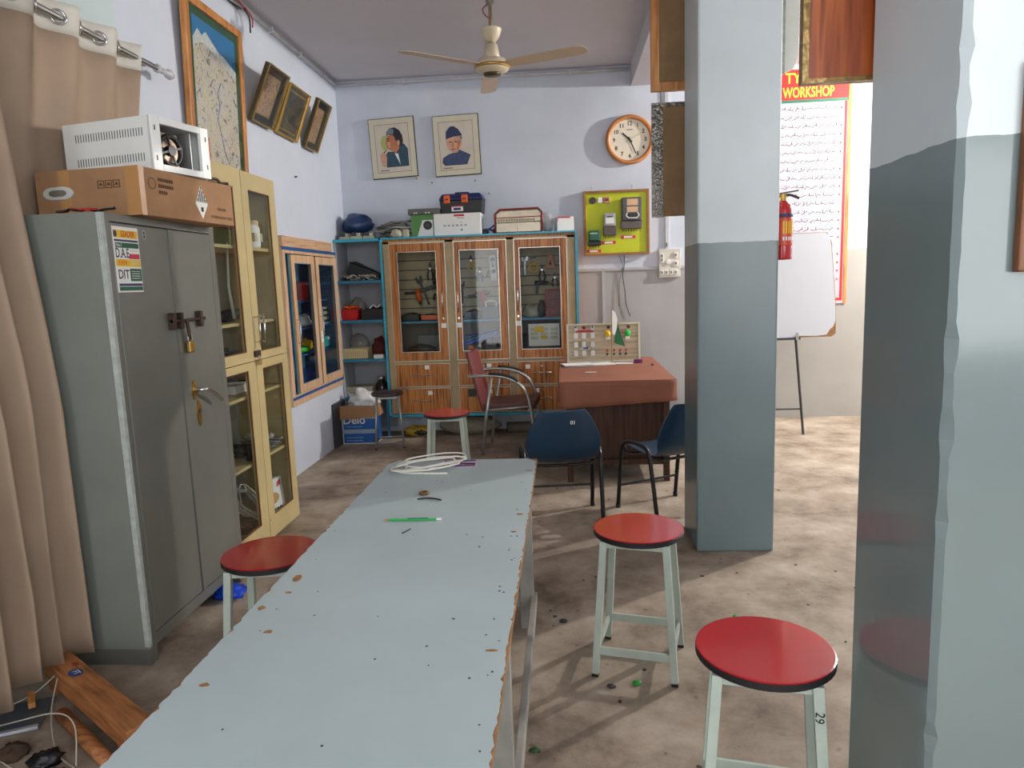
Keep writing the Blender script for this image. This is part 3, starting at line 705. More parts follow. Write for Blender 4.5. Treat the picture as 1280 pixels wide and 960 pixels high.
def coil(name, label, cat, loc, R, m_, n=5, seed=1, r=0.006, tilt=(0, 0, 0), flat=0.7):
    t_ = thing(name, label, cat, loc, tilt); rnd = random.Random(seed)
    for k in range(n):
        pts = [(R*(1+0.12*rnd.uniform(-1, 1))*cos(a)+0.01*k*rnd.uniform(-1, 1), flat*R*sin(a)*(1+0.12*rnd.uniform(-1, 1)), r+k*r*1.5+0.008*rnd.random()) for a in [i*2*pi/12 for i in range(12)]]
        MB().tube(smooth_pts(pts+[pts[0]], 3), r, 5).build('loop', m_, t_, True)
    return t_
GCAB = mat('grey_cable', (120, 118, 112), 0.5); PCAB = mat('pale_cable', (190, 186, 172), 0.5)
coil('cable_coil', 'black cable coil on the lower shelf behind the left cream door', 'cable', gc(0.52, 0.512, -0.20), 0.11, BLACK, 6, 2)
coil('cable_coil', 'grey cable coil behind the lower right cream door', 'cable', gc(0.76, 0.512, -0.15), 0.11, GCAB, 5, 3, 0.008)
coil('cable_coil', 'pale cable coil piled on top of the grey one behind the cream door', 'cable', gc(0.76, 0.575, -0.15), 0.09, PCAB, 3, 4, 0.005)
coil('cable_coil', 'pale tangled cables at the bottom behind the lower left cream door', 'cable', gc(0.50, 0.22, -0.17), 0.10, PCAB, 6, 8, 0.006, (0.3, 0.9, 0))
coil('cable_coil', 'brown tangled cables on the cabinet bottom behind the cream door', 'cable', gc(0.48, 0.055, -0.17), 0.11, mat('brown_cable', (104, 76, 46), 0.6), 7, 5, 0.008)
o = MB().box(-0.06, 0.06, -0.10, 0.10, 0, 0.05).build('white_box', WHITE, loc=gc(0.50, 0.907, -0.17), bevel=0.004); tag(o, 'flat white box on the shelf behind the lower left cream door', 'box')
t2 = thing('plane_tool', 'dark hand grinder with orange tip behind the upper left cream door', 'tool', gc(0.53, 1.327, -0.16))
MB().tube(smooth_pts([(0, -0.14, 0.03), (0, -0.03, 0.045), (0, 0.06, 0.04), (0, 0.10, 0.045)], 4), 0.028, 10).build('body', DARK, t2, True)
MB().cyl((0, 0.10, 0.045), (0, 0.15, 0.05), 0.02, 0.012).build('tip', ORANGE, t2); MB().box(-0.02, 0.02, -0.1, 0.0, 0, 0.02).build('base', BLACK, t2)
o = MB().tube([(0, 0.02, 0.45), (0, -0.01, 0.2), (0, 0.03, 0.02)], [0.006, 0.008, 0.011], 8).build('white_stick', WHITE, loc=gc(0.42, 1.327, -0.10), smooth=True); tag(o, 'long white stick leaning behind the upper left cream door', 'stick')
t2 = thing('storage_jar', 'glass jar with cream lid on the top shelf of the cream cabinet', 'jar', gc(0.76, 1.757, -0.10))
MB().lathe([(0.05, 0), (0.055, 0.02), (0.055, 0.12), (0.045, 0.14)], 20).build('jar_body', PAPER, t2, True); MB().lathe([(0.05, 0.14), (0.05, 0.165), (0.001, 0.167)], 20).build('lid', CREAM, t2)
MB().box(-0.05, 0.05, -0.056, 0.056, 0.04, 0.09).build('label_band', mat('jar_label', (200, 190, 150), 0.6), t2)
o = MB().box(-0.09, 0.09, -0.11, 0.11, 0, 0.02).build('blue_tray', mat('pale_blue_plastic', (120, 170, 210), 0.4), loc=gc(0.72, 1.757, -0.25), bevel=0.006); tag(o, 'pale blue tray on the top shelf behind the upper right cream door', 'tray')
o = MB().box(-0.06, 0.06, -0.10, 0.10, 0, 0.10).build('olive_box', mat('olive_box', (110, 116, 50), 0.6), loc=gc(0.44, 1.757), bevel=0.004); tag(o, 'olive box on the top shelf behind the upper left cream door', 'box')
o = MB().box(-0.06, 0.06, -0.08, 0.08, 0, 0.06).build('red_box', mat('dull_red', (140, 50, 40), 0.6), loc=gc(0.46, 1.858), bevel=0.003); tag(o, 'dull red box on top of the olive box in the cream cabinet', 'box')
for y, z, lab in ((0.76, 0.907, 'dark metal block on the shelf behind the lower right cream door'), (0.50, 1.102, 'dark metal block at the bottom of the upper left cream door')):
    t2 = thing('metal_block', lab, 'tool', gc(y, z)); MB().box(-0.05, 0.05, -0.07, 0.07, 0, 0.05).build('body', DARK, t2, bevel=0.006); MB().cyl((0, -0.03, 0.05), (0, -0.03, 0.075), 0.015).build('knob', BLACK, t2)
t2 = thing('small_bottle', 'small dark bottle standing among cables behind the left cream door', 'bottle', gc(0.42, 0.512, -0.07))
MB().lathe([(0.018, 0), (0.018, 0.05), (0.008, 0.06), (0.008, 0.085), (0.001, 0.086)], 14).build('bottle_body', BLACK, t2, True)
MB().lathe([(0.010, 0.07), (0.010, 0.09), (0.001, 0.091)], 12).build('cap', DARK, t2)
# white packet with printed food picture
t2 = thing('printed_carton', 'white printed packet leaning at the bottom right of the cream cabinet', 'box', gc(0.71, 0.055, -0.07), (0, radians(-6), radians(-8)))
MB().box(-0.04, 0, -0.10, 0.14, 0, 0.25).build('packet', PAPER, t2, bevel=0.003)
MB().prism([(0.02+0.06*cos(a), 0.13+0.035*sin(a)) for a in [i*pi/8 for i in range(16)]], 0, 0.001, 'x').build('picture', mat('food_print', (196, 150, 96), 0.6, var=0.2, scale=30), t2)
MB().prism([(0.07, 0.19), (0.12, 0.2), (0.12, 0.235), (0.08, 0.22)], 0, 0.001, 'x').build('logo_patch', PRD, t2)
w = MB()
for k in range(5): w.box(0, 0.001, -0.07+0.035*k, -0.05+0.035*k, 0.05, 0.065)
w.build('print_marks', DARK, t2, kind='stuff')

# ---------------------------------------------------------------- wall cabinet in the left wall
PINE = ramp_mat('pale_wood', [(0.3, (176, 136, 100)), (0.5, (204, 168, 132)), (0.7, (216, 184, 150))], rough=0.5, scale=(20, 20, 1.2), nscale=3)
PINEH = ramp_mat('pale_wood_h', [(0.3, (168, 128, 92)), (0.5, (196, 158, 122)), (0.7, (210, 178, 144))], rough=0.5, scale=(20, 1.2, 20), nscale=3)
NAVYB = mat('cabinet_blue_line', (30, 84, 150), 0.4, var=0.08); TEALB = mat('cabinet_teal_line', (30, 100, 128), 0.4, var=0.08)
INB = mat('cabinet_inside_blue', (50, 90, 126), 0.5, var=0.1)
t = thing('wall_cabinet', 'pale wood cabinet with blue edges set into the side wall', 'cabinet', (XL, 5.44, 0.57))
CWd, CHt = 1.29, 1.26
box('back_panel', INB, t, -0.30, -0.29, 0.04, CWd-0.04, 0.035, CHt-0.02)
box('inner_side', INB, t, -0.29, -0.002, 0.035, 0.045, 0.035, CHt-0.02); box('inner_side', INB, t, -0.29, -0.002, CWd-0.045, CWd-0.035, 0.035, CHt-0.02)
box('top_panel', INB, t, -0.29, -0.002, 0.045, CWd-0.045, CHt-0.03, CHt-0.02); box('bottom_panel', INB, t, -0.29, -0.002, 0.045, CWd-0.045, 0.035, 0.045)
for z in (0.38, 0.60, 0.83): box('shelf', NAVYB, t, -0.29, -0.03, 0.045, CWd-0.045, z-0.015, z)
w = MB(); w.box(0, 0.035, 0, CWd, 0, 0.09); w.box(0, 0.035, 0, CWd, CHt-0.045, CHt); w.box(0, 0.035, 0, 0.06, 0.09, CHt-0.045); w.box(0, 0.035, CWd-0.05, CWd, 0.09, CHt-0.045); w.box(0, 0.035, 0.64, 0.68, 0.09, CHt-0.045)
w.build('face_frame', PINE, t)
box('blue_edge', NAVYB, t, 0.035, 0.042, 0.0, CWd, CHt-0.02, CHt+0.002); box('blue_edge', NAVYB, t, 0.035, 0.042, 0.0, CWd, 0.052, 0.074)
box('blue_edge', TEALB, t, 0.035, 0.042, 0.085, 0.11, 0.09, CHt-0.05); box('blue_edge', TEALB, t, 0.035, 0.042, 0.655, 0.675, 0.09, CHt-0.05)
box('top_board', PINEH, t, 0, 0.05, -0.02, 1.17, CHt+0.004, CHt+0.085)
def wc_door(y0, y1, py0, py1):
    d = glazed_door(y0, y1, 0.10, CHt-0.055, py0, py1, 0.16, 1.14, PINE, t, TEALB, 0.036, 0.056)
    y = y0+0.03
    MB().tube([(0.056, y, 0.50), (0.08, y, 0.51), (0.08, y, 0.68), (0.056, y, 0.69)], 0.005, 6).build('handle', CHROME, d, True)
    return d
wd1 = wc_door(0.12, 0.645, 0.19, 0.565); wd2 = wc_door(0.68, 1.245, 0.755, 1.16)
box('paper_tag', PAPER, wd2, 0.056, 0.0575, 0.70, 0.745, 0.46, 0.56)
def wc(y, z, x=-0.15): return (XL+x, 5.44+y, 0.57+z)
o = MB().lathe([(0.06, 0), (0.075, 0.15), (0.07, 0.16), (0.001, 0.161)], 20).build('red_bucket', RED, loc=wc(0.70, 0.835, -0.11)); tag(o, 'small red tub on the top shelf of the wall cabinet', 'tub')
o = MB().blob((0, 0, 0.05), (0.07, 0.11, 0.06), 0.3, 2, 3, flat=0).build('paper_bundle', WHITE, loc=wc(0.70, 0.60, -0.11), smooth=True); tag(o, 'white crumpled bundle on the middle shelf of the wall cabinet', 'bundle')
t2 = thing('adapter_box', 'pale box of small parts behind the right door of the wall cabinet', 'box', wc(1.14, 0.60, -0.09)); MB().box(-0.05, 0.05, -0.09, 0.09, 0, 0.16).build('box_body', mat('pale_plastic', (170, 176, 176), 0.5), t2, bevel=0.004)
for z in (0.03, 0.08, 0.13): box('slot', DARK, t2, 0.05, 0.052, -0.07, 0.07, z-0.012, z+0.012)
o = MB().blob((0, 0, 0.05), (0.06, 0.09, 0.055), 0.35, 2, 5, flat=0).build('yellow_pouch', YELLOW, loc=wc(0.76, 0.385, -0.12), smooth=True); tag(o, 'yellow pouch on the lower shelf of the wall cabinet', 'pouch')
o = MB().blob((0, 0, 0.025), (0.05, 0.12, 0.03), 0.3, 2, 6, flat=0).build('green_glove', mat('lime_green', (70, 200, 60), 0.5), loc=wc(0.60, 0.385, -0.08), smooth=True); tag(o, 'bright green glove on the lower shelf of the wall cabinet', 'glove')
o = MB().blob((0, 0, 0.09), (0.08, 0.14, 0.10), 0.3, 2, 8, flat=0).build('blue_bag', BLUE, loc=wc(0.72, 0.046, -0.13), smooth=True); tag(o, 'blue plastic bag at the bottom of the wall cabinet', 'bag')
o = MB().box(-0.03, 0.03, -0.07, 0.07, 0, 0.035).build('white_adapter', WHITE, loc=wc(0.55, 0.06, -0.06), rot=(0.5, 0, 0), bevel=0.006); tag(o, 'white adapter leaning against the lower door of the wall cabinet', 'adapter')
o = MB().box(-0.05, 0.05, -0.10, 0.10, 0, 0.06).build('wooden_box', CARD, loc=wc(0.34, 0.15), bevel=0.002); 
bpy.data.objects.remove(o)
t2 = thing('teal_case', 'small teal case behind the right door of the wall cabinet', 'case', wc(1.14, 0.385, -0.09)); MB().box(-0.05, 0.05, -0.08, 0.08, 0, 0.10).build('case_body', mat('teal_plastic', (60, 170, 180), 0.4), t2, bevel=0.008); MB().box(0.05, 0.06, -0.02, 0.02, 0.07, 0.09).build('latch', WHITE, t2)

# ---------------------------------------------------------------- zebrano cabinet on the end wall
CY = 6.8
t = thing('tool_cabinet', 'large zebra-grain wooden cabinet with three glass doors and drawers', 'cabinet', (0, CY, 0))
X0, X1, ZT, ZB = -1.735, 0.122, 1.94, 0.235
DK = mat('cabinet_inside', (104, 100, 92), 0.7, var=0.1)
box('side_panel', ZEBRA, t, X0, X0+0.02, 0.012, 0.39, ZB, ZT-0.025); box('side_panel', ZEBRA, t, X1-0.02, X1, 0.012, 0.39, ZB, ZT-0.025)
box('back_panel', DK, t, X0+0.02, X1-0.02, 0.38, 0.39, ZB, ZT-0.025)
box('top_panel', ZEBRA, t, X0, X1, 0.012, 0.39, ZT-0.025, ZT-0.002)
box('bottom_panel', ZEBRA, t, X0+0.02, X1-0.02, 0.012, 0.38, ZB, ZB+0.02)
w = MB()
xs = [X0+0.02, -1.655, -1.12, -1.045, -0.535, -0.465, 0.03, X1-0.02]
for x0, x1 in ((xs[0], -1.66), (-1.118, -1.04), (-0.533, -0.468), (0.034, xs[-1])): w.box(x0, x1, 0, 0.012, ZB+0.02, ZT-0.025)
w.box(X0+0.02, X1-0.02, 0.0, 0.012, 1.895, ZT-0.025); w.box(X0+0.02, X1-0.02, 0.001, 0.012, 0.742, 0.772); w.box(X0+0.02, X1-0.02, 0.001, 0.012, 0.502, 0.522)
w.box(X0+0.02, X1-0.02, 0.001, 0.012, ZB+0.018, ZB+0.035)
w.build('face_frame', OLIVE, t)
MB().box(X0, X1, -0.008, 0.395, ZT-0.002, ZT+0.016).build('top_edge', CYAN, t, bevel=0.003)
for x0, x1 in ((X0-0.012, X0+0.012), (X1-0.010, X1+0.012)): box('edge_strip', CYAN, t, x0, x1, -0.008, 0.012, ZB, ZT-0.002)
box('edge_strip', CYAN, t, X0+0.012, X1-0.010, -0.008, 0.012, ZB-0.015, ZB+0.012)
box('partition', DK, t, -1.09, -1.075, 0.012, 0.38, 0.775, ZT-0.03); box('partition', DK, t, -0.508, -0.493, 0.012, 0.38, 0.775, ZT-0.03)
ALU = mat('aluminium_edge', (205, 200, 190), 0.3, 0.8, var=0.03)
def cab_door(x0, x1, gx0, gx1, hx, tagx):
    z0, z1, gz0, gz1 = 0.775, 1.892, 0.856, 1.815
    w = MB(); w.box(x0, x1, -0.018, 0, z0, gz0); w.box(x0, x1, -0.018, 0, gz1, z1); w.box(x0, gx0, -0.018, 0, gz0, gz1); w.box(gx1, x1, -0.018, 0, gz0, gz1)
    d = w.build('door', ZEBRA, t)
    box('pane', GLASS, d, gx0, gx1, -0.010, -0.006, gz0, gz1)
    w = MB(); e = 0.005
    for a, b, c, f in ((x0-e, x0, z0-e, z1+e), (x1, x1+e, z0-e, z1+e)): w.box(a, b, -0.020, 0, c, f)
    w.box(x0, x1, -0.020, 0, z0-e, z0); w.box(x0, x1, -0.020, 0, z1, z1+e)
    w.box(gx0, gx0+e, -0.020, -0.012, gz0, gz1); w.box(gx1-e, gx1, -0.020, -0.012, gz0, gz1); w.box(gx0+e, gx1-e, -0.020, -0.012, gz0, gz0+e); w.box(gx0+e, gx1-e, -0.020, -0.012, gz1-e, gz1)
    w.build('metal_edging', ALU, d)
    MB().tube([(hx, -0.018, 1.23), (hx, -0.045, 1.235), (hx, -0.045, 1.43), (hx, -0.018, 1.435)], 0.006, 8).build('handle', CHROME, d, True)
    box('label_tag', PAPER, d, tagx-0.024, tagx+0.024, -0.0195, -0.018, 1.085, 1.13)
    MB().cyl((hx, -0.018, 1.175), (hx, -0.024, 1.175), 0.010, n=12).build('lock', CHROME, d)
    return d
cab_door(-1.652, -1.124, -1.583, -1.206, -1.160, -1.160)
cab_door(-1.034, -0.540, -0.997, -0.615, -1.040+0.024, -1.012-0.0) if False else cab_door(-1.034, -0.540, -0.985, -0.612, -1.010, -1.008)
cab_door(-0.462, 0.028, -0.418, -0.031, -0.440, -0.440)
def drawer(x0, x1, z0, z1, h0, h1, hz, tx, tz, lx):
    d = box('drawer', ZEBRA, t, x0, x1, -0.018, 0.0, z0, z1)
    w = MB(); e = 0.004
    w.box(x0-e, x1+e, -0.020, 0, z0-e, z0); w.box(x0-e, x1+e, -0.020, 0, z1, z1+e); w.box(x0-e, x0, -0.020, 0, z0, z1); w.box(x1, x1+e, -0.020, 0, z0, z1)
    w.build('metal_edging', ALU, d)
    MB().tube([(h0, -0.018, hz), (h0, -0.042, hz), (h1, -0.042, hz), (h1, -0.018, hz)], 0.005, 6).build('handle', CHROME, d, True)
    box('label_tag', PAPER, d, tx-0.022, tx+0.022, -0.0195, -0.018, tz-0.02, tz+0.02)
    MB().cyl((lx, -0.018, tz+0.005), (lx, -0.026, tz+0.005), 0.010, n=12).build('lock', CHROME, d)
    return d
drawer(-1.650, -1.124, 0.524, 0.738, -1.49, -1.295, 0.637, -1.345, 0.708, -1.395)
drawer(-1.650, -1.124, 0.262, 0.498, -1.50, -1.295, 0.385, -1.325, 0.457, -1.37)
drawer(-1.034, -0.540, 0.524, 0.738, -0.88, -0.69, 0.637, -0.74, 0.708, -0.79)
dd = drawer(-1.034, -0.540, 0.262, 0.498, -0.85, -0.66, 0.385, -0.74, 0.457, -0.79)
box('sticker', mat('sticker_dark', (40, 50, 40), 0.5, var=0.4, scale=60), dd, -0.955, -0.875, -0.0195, -0.018, 0.41, 0.485)
drawer(-0.462, 0.028, 0.524, 0.738, -0.325, -0.14, 0.633, -0.365, 0.69, -0.235)
drawer(-0.462, 0.028, 0.262, 0.498, -0.325, -0.14, 0.385, -0.285, 0.457, -0.235)
for x0, x1 in ((X0+0.02, -1.09), (-1.075, -0.508), (-0.493, X1-0.02)): box('shelf', DCYAN, t, x0, x1, 0.04, 0.38, 1.132, 1.152)
SLATM = mat('slat_board', (176, 164, 132), 0.6, var=0.08)
for x0, x1 in ((X0+0.03, -1.10), (-1.065, -0.515), (-0.485, X1-0.03)):
    for k in range(7): box('tool_slat', SLATM, t, x0, x1, 0.36, 0.379, 1.18+k*0.095, 1.262+k*0.095)
# ---------------------------------------------------------------- corner shelf
t = thing('corner_shelf', 'open blue-edged shelf unit in the corner beside the wooden cabinet', 'shelf', (-1.96, CY, 0))
SIDE = mat('shelf_side_grey', (168, 172, 180), 0.6, var=0.06)
box('side_panel', SIDE, t, -0.235, -0.218, 0.01, 0.39, 0.05, ZT); box('back_panel', SIDE, t, -0.218, 0.20, 0.375, 0.39, 0.05, ZT)
for z in (0.43, 0.80, 1.18, 1.56):
    s_ = box('shelf', SIDE, t, -0.218, 0.205, 0.006, 0.375, z-0.02, z); box('edge_strip', DCYAN, s_, -0.218, 0.205, -0.006, 0.006, z-0.024, z+0.002)
MB().box(-0.235, 0.205, -0.008, 0.39, ZT-0.012, ZT+0.016).build('top_board', CYAN, t, bevel=0.003)
box('leg', DCYAN, t, -0.235, -0.218, 0.01, 0.04, 0, 0.05); box('leg', DCYAN, t, 0.185, 0.203, 0.01, 0.04, 0, 0.41)
# ---------------------------------------------------------------- things on top of the wooden cabinet and the corner shelf
ZTOP = 1.957
BAGB = mat('blue_polythene', (34, 60, 104), 0.3, var=0.25, scale=9, bump=0.5, bscale=14)
o = MB().blob((0, 0, 0.085), (0.155, 0.12, 0.105), 0.22, 2.2, 4, 26, 16, flat=0).build('blue_bag', BAGB, loc=(-2.015, 7.04, ZTOP+0.068), smooth=True); tag(o, 'dark blue stuffed plastic bag on the corner shelf top', 'bag')
OFFW = mat('aged_plastic', (176, 172, 150), 0.5, var=0.1)
for k, (x, y, lab) in enumerate(((-2.10, 6.92, 'left one of the pale switch boxes under the blue bag'), (-1.985, 6.90, 'middle one of the pale switch boxes under the blue bag'), (-1.87, 6.92, 'right one of the pale switch boxes under the blue bag'))):
    t = thing('switch_box', lab, 'switch box', (x, y, ZTOP), (0, 0, 0.1*k-0.1), 'switch boxes under the blue bag')
    MB().box(-0.055, 0.055, -0.05, 0.16, 0, 0.03).build('base', OFFW, t, bevel=0.003); MB().box(-0.04, 0.0, -0.045, 0.14, 0.03, 0.065).build('breaker', DARK, t, bevel=0.004); MB().box(0.005, 0.04, -0.045, 0.14, 0.03, 0.06).build('breaker', OFFW, t, bevel=0.004)
t = thing('cable_heap', 'heap of tangled grey and green cables on the cabinet top', 'cables', (-1.645, 6.99, ZTOP))
rnd = random.Random(31)
for k in range(20):
    m_ = [GCAB, PCAB, mat('green_cable', (92, 100, 78), 0.5), BLACK, GCAB, mat('tan_cable', (136, 122, 98), 0.5)][k % 6]
    R = rnd.uniform(0.09, 0.155); cx, cy = rnd.uniform(-0.07, 0.07), rnd.uniform(-0.03, 0.03); z0 = 0.012+0.0075*k; tl, tm = rnd.uniform(-0.18, 0.18), rnd.uniform(-0.18, 0.18)
    pts = []
    for a in [i*2*pi/10 for i in range(10)]:
        u, v = R*cos(a)*(1+.18*rnd.uniform(-1, 1)), 0.7*R*sin(a)*(1+.18*rnd.uniform(-1, 1)); pts.append((cx+u, cy+v, max(0.007, z0+u*tl+v*tm+0.008*rnd.random())))
    MB().tube(smooth_pts(pts+[pts[0]], 3), 0.0048, 5).build('loop', m_, t, True)
o = MB().blob((0, 0, 0.035), (0.055, 0.05, 0.045), 0.3, 2, 11, flat=0).build('white_lump', OFFW, loc=(-1.585, 6.85, ZTOP), smooth=True); tag(o, 'off-white crumpled packet in front of the cable heap', 'packet')
o = MB().box(-0.03, 0.03, -0.03, 0.03, 0, 0.075).build('white_block', OFFW, loc=(-1.50, 6.87, ZTOP), bevel=0.01); tag(o, 'off-white block between the cable heap and green box', 'block')
t = thing('equipment_box', 'green and white instrument box with grey lid beside the toolbox', 'box', (-1.315, 6.98, ZTOP))
MB().box(-0.13, 0.085, -0.10, 0.10, 0, 0.207).build('body', mat('apple_green', (84, 142, 68), 0.5), t, bevel=0.004)
MB().box(-0.155, 0.15, -0.12, 0.11, 0.2075, 0.262).build('lid', mat('lid_grey', (92, 94, 92), 0.5), t, bevel=0.006)
MB().prism([(-0.075, 0.0), (0.08, 0.0), (0.08, 0.155), (-0.02, 0.155)], -0.106, -0.10, 'y').build('front_label', PAPER, t)
MB().cyl((0.03, -0.106, 0.105), (0.03, -0.112, 0.105), 0.042, n=24).build('dial', BLACK, t); MB().cyl((0.03, -0.112, 0.105), (0.03, -0.115, 0.105), 0.02, n=16).build('dial_knob', DARK, t)
for x in (-0.09, -0.07, 0.02, 0.05): MB().box(x-0.006, x+0.006, -0.1215, -0.12, 0.215, 0.228).build('stud', PAPER, t)
t = thing('white_carton', 'white printed carton under the black toolbox', 'carton', (-0.998, 6.965, ZTOP))
MB().box(-0.225, 0.225, -0.11, 0.13, 0, 0.205).build('carton_body', PAPER, t, bevel=0.004)
w = MB()
for k in range(6): w.box(-0.13+0.04*k, -0.11+0.04*k, -0.1108, -0.11, 0.085, 0.10)
w.box(0.0, 0.07, -0.1108, -0.11, 0.155, 0.162); w.box(0.02, 0.05, -0.1108, -0.11, 0.12, 0.124); w.box(0.03, 0.05, -0.1108, -0.11, 0.04, 0.06); w.build('print_marks', mat('faint_ink', (150, 150, 156), 0.8, var=0), t, kind='stuff')
box('red_print', PRD, t, -0.03, 0.07, -0.1108, -0.11, 0.175, 0.195)
t = thing('toolbox', 'black and navy plastic toolbox with two orange latches', 'toolbox', (-0.955, 6.98, ZTOP+0.2055), (0, 0, radians(-3)))
NAVY = mat('navy_plastic', (30, 42, 96), 0.4); 
MB().hexa([(-0.195, -0.09, 0), (0.195, -0.09, 0), (0.195, 0.10, 0), (-0.195, 0.10, 0)], [(-0.205, -0.10, 0.125), (0.205, -0.10, 0.125), (0.205, 0.11, 0.125), (-0.205, 0.11, 0.125)]).build('tub', BLACK, t, bevel=0.008)
MB().hexa([(-0.215, -0.108, 0.125), (0.215, -0.108, 0.125), (0.215, 0.115, 0.125), (-0.215, 0.115, 0.125)], [(-0.185, -0.085, 0.185), (0.185, -0.085, 0.185), (0.185, 0.09, 0.185), (-0.185, 0.09, 0.185)]).build('lid', NAVY, t, bevel=0.012)
MB().box(-0.07, 0.07, -0.03, 0.03, 0.185, 0.205).build('carry_handle', NAVY, t, bevel=0.01)
for x in (-0.13, 0.04): 
    l_ = MB().box(x-0.03, x+0.03, -0.122, -0.098, 0.095, 0.17).build('latch', ORANGE, t, bevel=0.006); box('latch_slot', BLACK, l_, x-0.014, x+0.014, -0.124, -0.122, 0.125, 0.137)
box('brand_label', PAPER, t, -0.09, 0.02, -0.1015, -0.096, 0.02, 0.07); box('label_print', NAVY, t, -0.07, 0.0, -0.1025, -0.1015, 0.03, 0.052); box('label_print', PRD, t, -0.09, 0.02, -0.1025, -0.1015, 0.06, 0.07)
t = thing('clamp_tool', 'blue-handled cutter lying behind the white carton', 'tool', (-0.70, 6.98, ZTOP))
MB().tube(smooth_pts([(-0.06, 0, 0.03), (0.0, 0, 0.06), (0.07, 0, 0.105)], 4), 0.009, 8).build('handle', BLUE, t, True); MB().tube(smooth_pts([(-0.06, 0.01, 0.05), (0.0, 0.01, 0.05), (0.06, 0.01, 0.015)], 4), 0.009, 8).build('handle', DARK, t, True)
MB().blob((0.06, 0.0, 0.03), (0.035, 0.03, 0.035), 0.2, 2, 2, flat=0).build('jaw', RUST, t, True); MB().blob((-0.06, 0.0, 0.025), (0.05, 0.03, 0.026), 0.2, 2, 9, flat=0).build('base', DARK, t, True)
SILV = mat('silver_vinyl', (158, 146, 126), 0.25, 0.5, var=0.12, scale=7, bump=0.15)
t = thing('silver_bag', 'silver document bag with red piping and faded lettering', 'bag', (-0.418, 6.97, ZTOP))
prof = [(-0.222, 0.0), (0.218, 0.0), (0.222, 0.19), (0.19, 0.225), (-0.18, 0.22), (-0.222, 0.185)]
MB().prism(prof, -0.07, 0.09, 'y').build('bag_body', SILV, t, bevel=0.015)
pts = [(x, -0.066, z) for x, z in [(-0.222, 0.0), (-0.226, 0.185), (-0.18, 0.224), (0.19, 0.229), (0.226, 0.19), (0.222, 0.0)]]
MB().tube(pts, 0.008, 6).build('piping', mat('red_piping', (150, 30, 34), 0.4), t, True)
MB().tube([(-0.215, -0.074, 0.145), (0.215, -0.074, 0.15)], 0.005, 6).build('zip', mat('red_piping2', (176, 60, 50), 0.4), t)
MB().tube([(-0.215, -0.074, 0.10), (0.215, -0.074, 0.105)], 0.004, 6).build('seam', DARK, t); MB().tube([(-0.01, -0.073, 0.0), (-0.01, -0.073, 0.10)], 0.004, 6).build('seam', STEELM, t)
w = MB(); rnd = random.Random(2)
for k in range(14): w.box(-0.20+0.026*k, -0.186+0.026*k, -0.0725, -0.07, 0.112, 0.134)
w.build('faded_print', mat('faded_print', (96, 104, 80), 0.7), t, kind='stuff')
o = MB().blob((0, 0, 0.09), (0.06, 0.07, 0.10), 0.25, 2, 14, flat=0).build('clear_bag', CLEAR, loc=(-0.145, 6.98, ZTOP), smooth=True); tag(o, 'crumpled clear plastic bag between silver bag and white box', 'bag')
t = thing('white_box', 'small white box with red edges at the end of the cabinet top', 'box', (0.02, 6.96, ZTOP), (0, 0, radians(12)))
MB().box(-0.085, 0.075, -0.06, 0.08, 0, 0.135).build('box_body', PAPER, t, bevel=0.003); box('red_band', PRD, t, -0.085, 0.04, -0.0612, -0.06, 0.122, 0.135); box('red_band', PRD, t, -0.085, -0.078, -0.0612, -0.06, 0.09, 0.122); box('red_band', PRD, t, 0.0755, 0.0765, 0.02, 0.03, 0.02, 0.05)

# corner shelf contents
t = thing('cable_heap', 'flat heap of black and white wires on the upper corner shelf', 'cables', (-2.0, 6.98, 1.561)); rnd = random.Random(77)
for k in range(14):
    m_ = [BLACK, PCAB, WCAB, GCAB][k % 4]
    pts = [(-0.19+0.045*i+0.02*rnd.random(), rnd.uniform(-0.14, 0.02), 0.008+0.05*rnd.random()) for i in range(9)]
    MB().tube(smooth_pts(pts, 3), 0.006, 5).build('wire', m_, t, True)
t = thing('drill_case', 'dark folded tool case leaning behind the wires on the corner shelf', 'case', (-2.0, 7.09, 1.561), (0, radians(6), 0))
MB().prism([(-0.17, 0.0), (0.16, 0.0), (0.16, 0.09), (-0.09, 0.185), (-0.14, 0.17)], -0.05, 0.05, 'y').build('case_body', DARK, t, bevel=0.008); MB().tube([(-0.14, -0.055, 0.175), (0.15, -0.055, 0.095)], 0.006, 6).build('rim', BLACK, t)
t = thing('red_basket', 'red plastic basket full of orange parts on the corner shelf', 'basket', (-2.10, 6.94, 1.181))
MB().hexa([(-0.075, -0.08, 0), (0.075, -0.08, 0), (0.075, 0.08, 0), (-0.075, 0.08, 0)], [(-0.09, -0.095, 0.11), (0.09, -0.095, 0.11), (0.09, 0.095, 0.11), (-0.09, 0.095, 0.11)]).build('basket_body', RED, t, bevel=0.006)
rnd = random.Random(6); w = MB()
for k in range(16): w.blob((rnd.uniform(-.07, .07), rnd.uniform(-.07, .06), 0.115+0.02*rnd.random()), (0.02, 0.02, 0.014), 0.2, 2, k, 8, 5)
w.build('parts_heap', ORANGE, t, True, kind='stuff')
o = MB().blob((0, 0, 0.08), (0.10, 0.06, 0.13), 0.35, 2, 21, flat=0).build('clear_bag', mat('grey_polythene', (150, 148, 142), 0.3, var=0.2), loc=(-2.075, 7.09, 1.181), smooth=True); tag(o, 'grey plastic bag standing behind the red basket', 'bag')
t = thing('black_crate', 'black crate with white wire ends beside the red basket', 'crate', (-1.87, 6.96, 1.181))
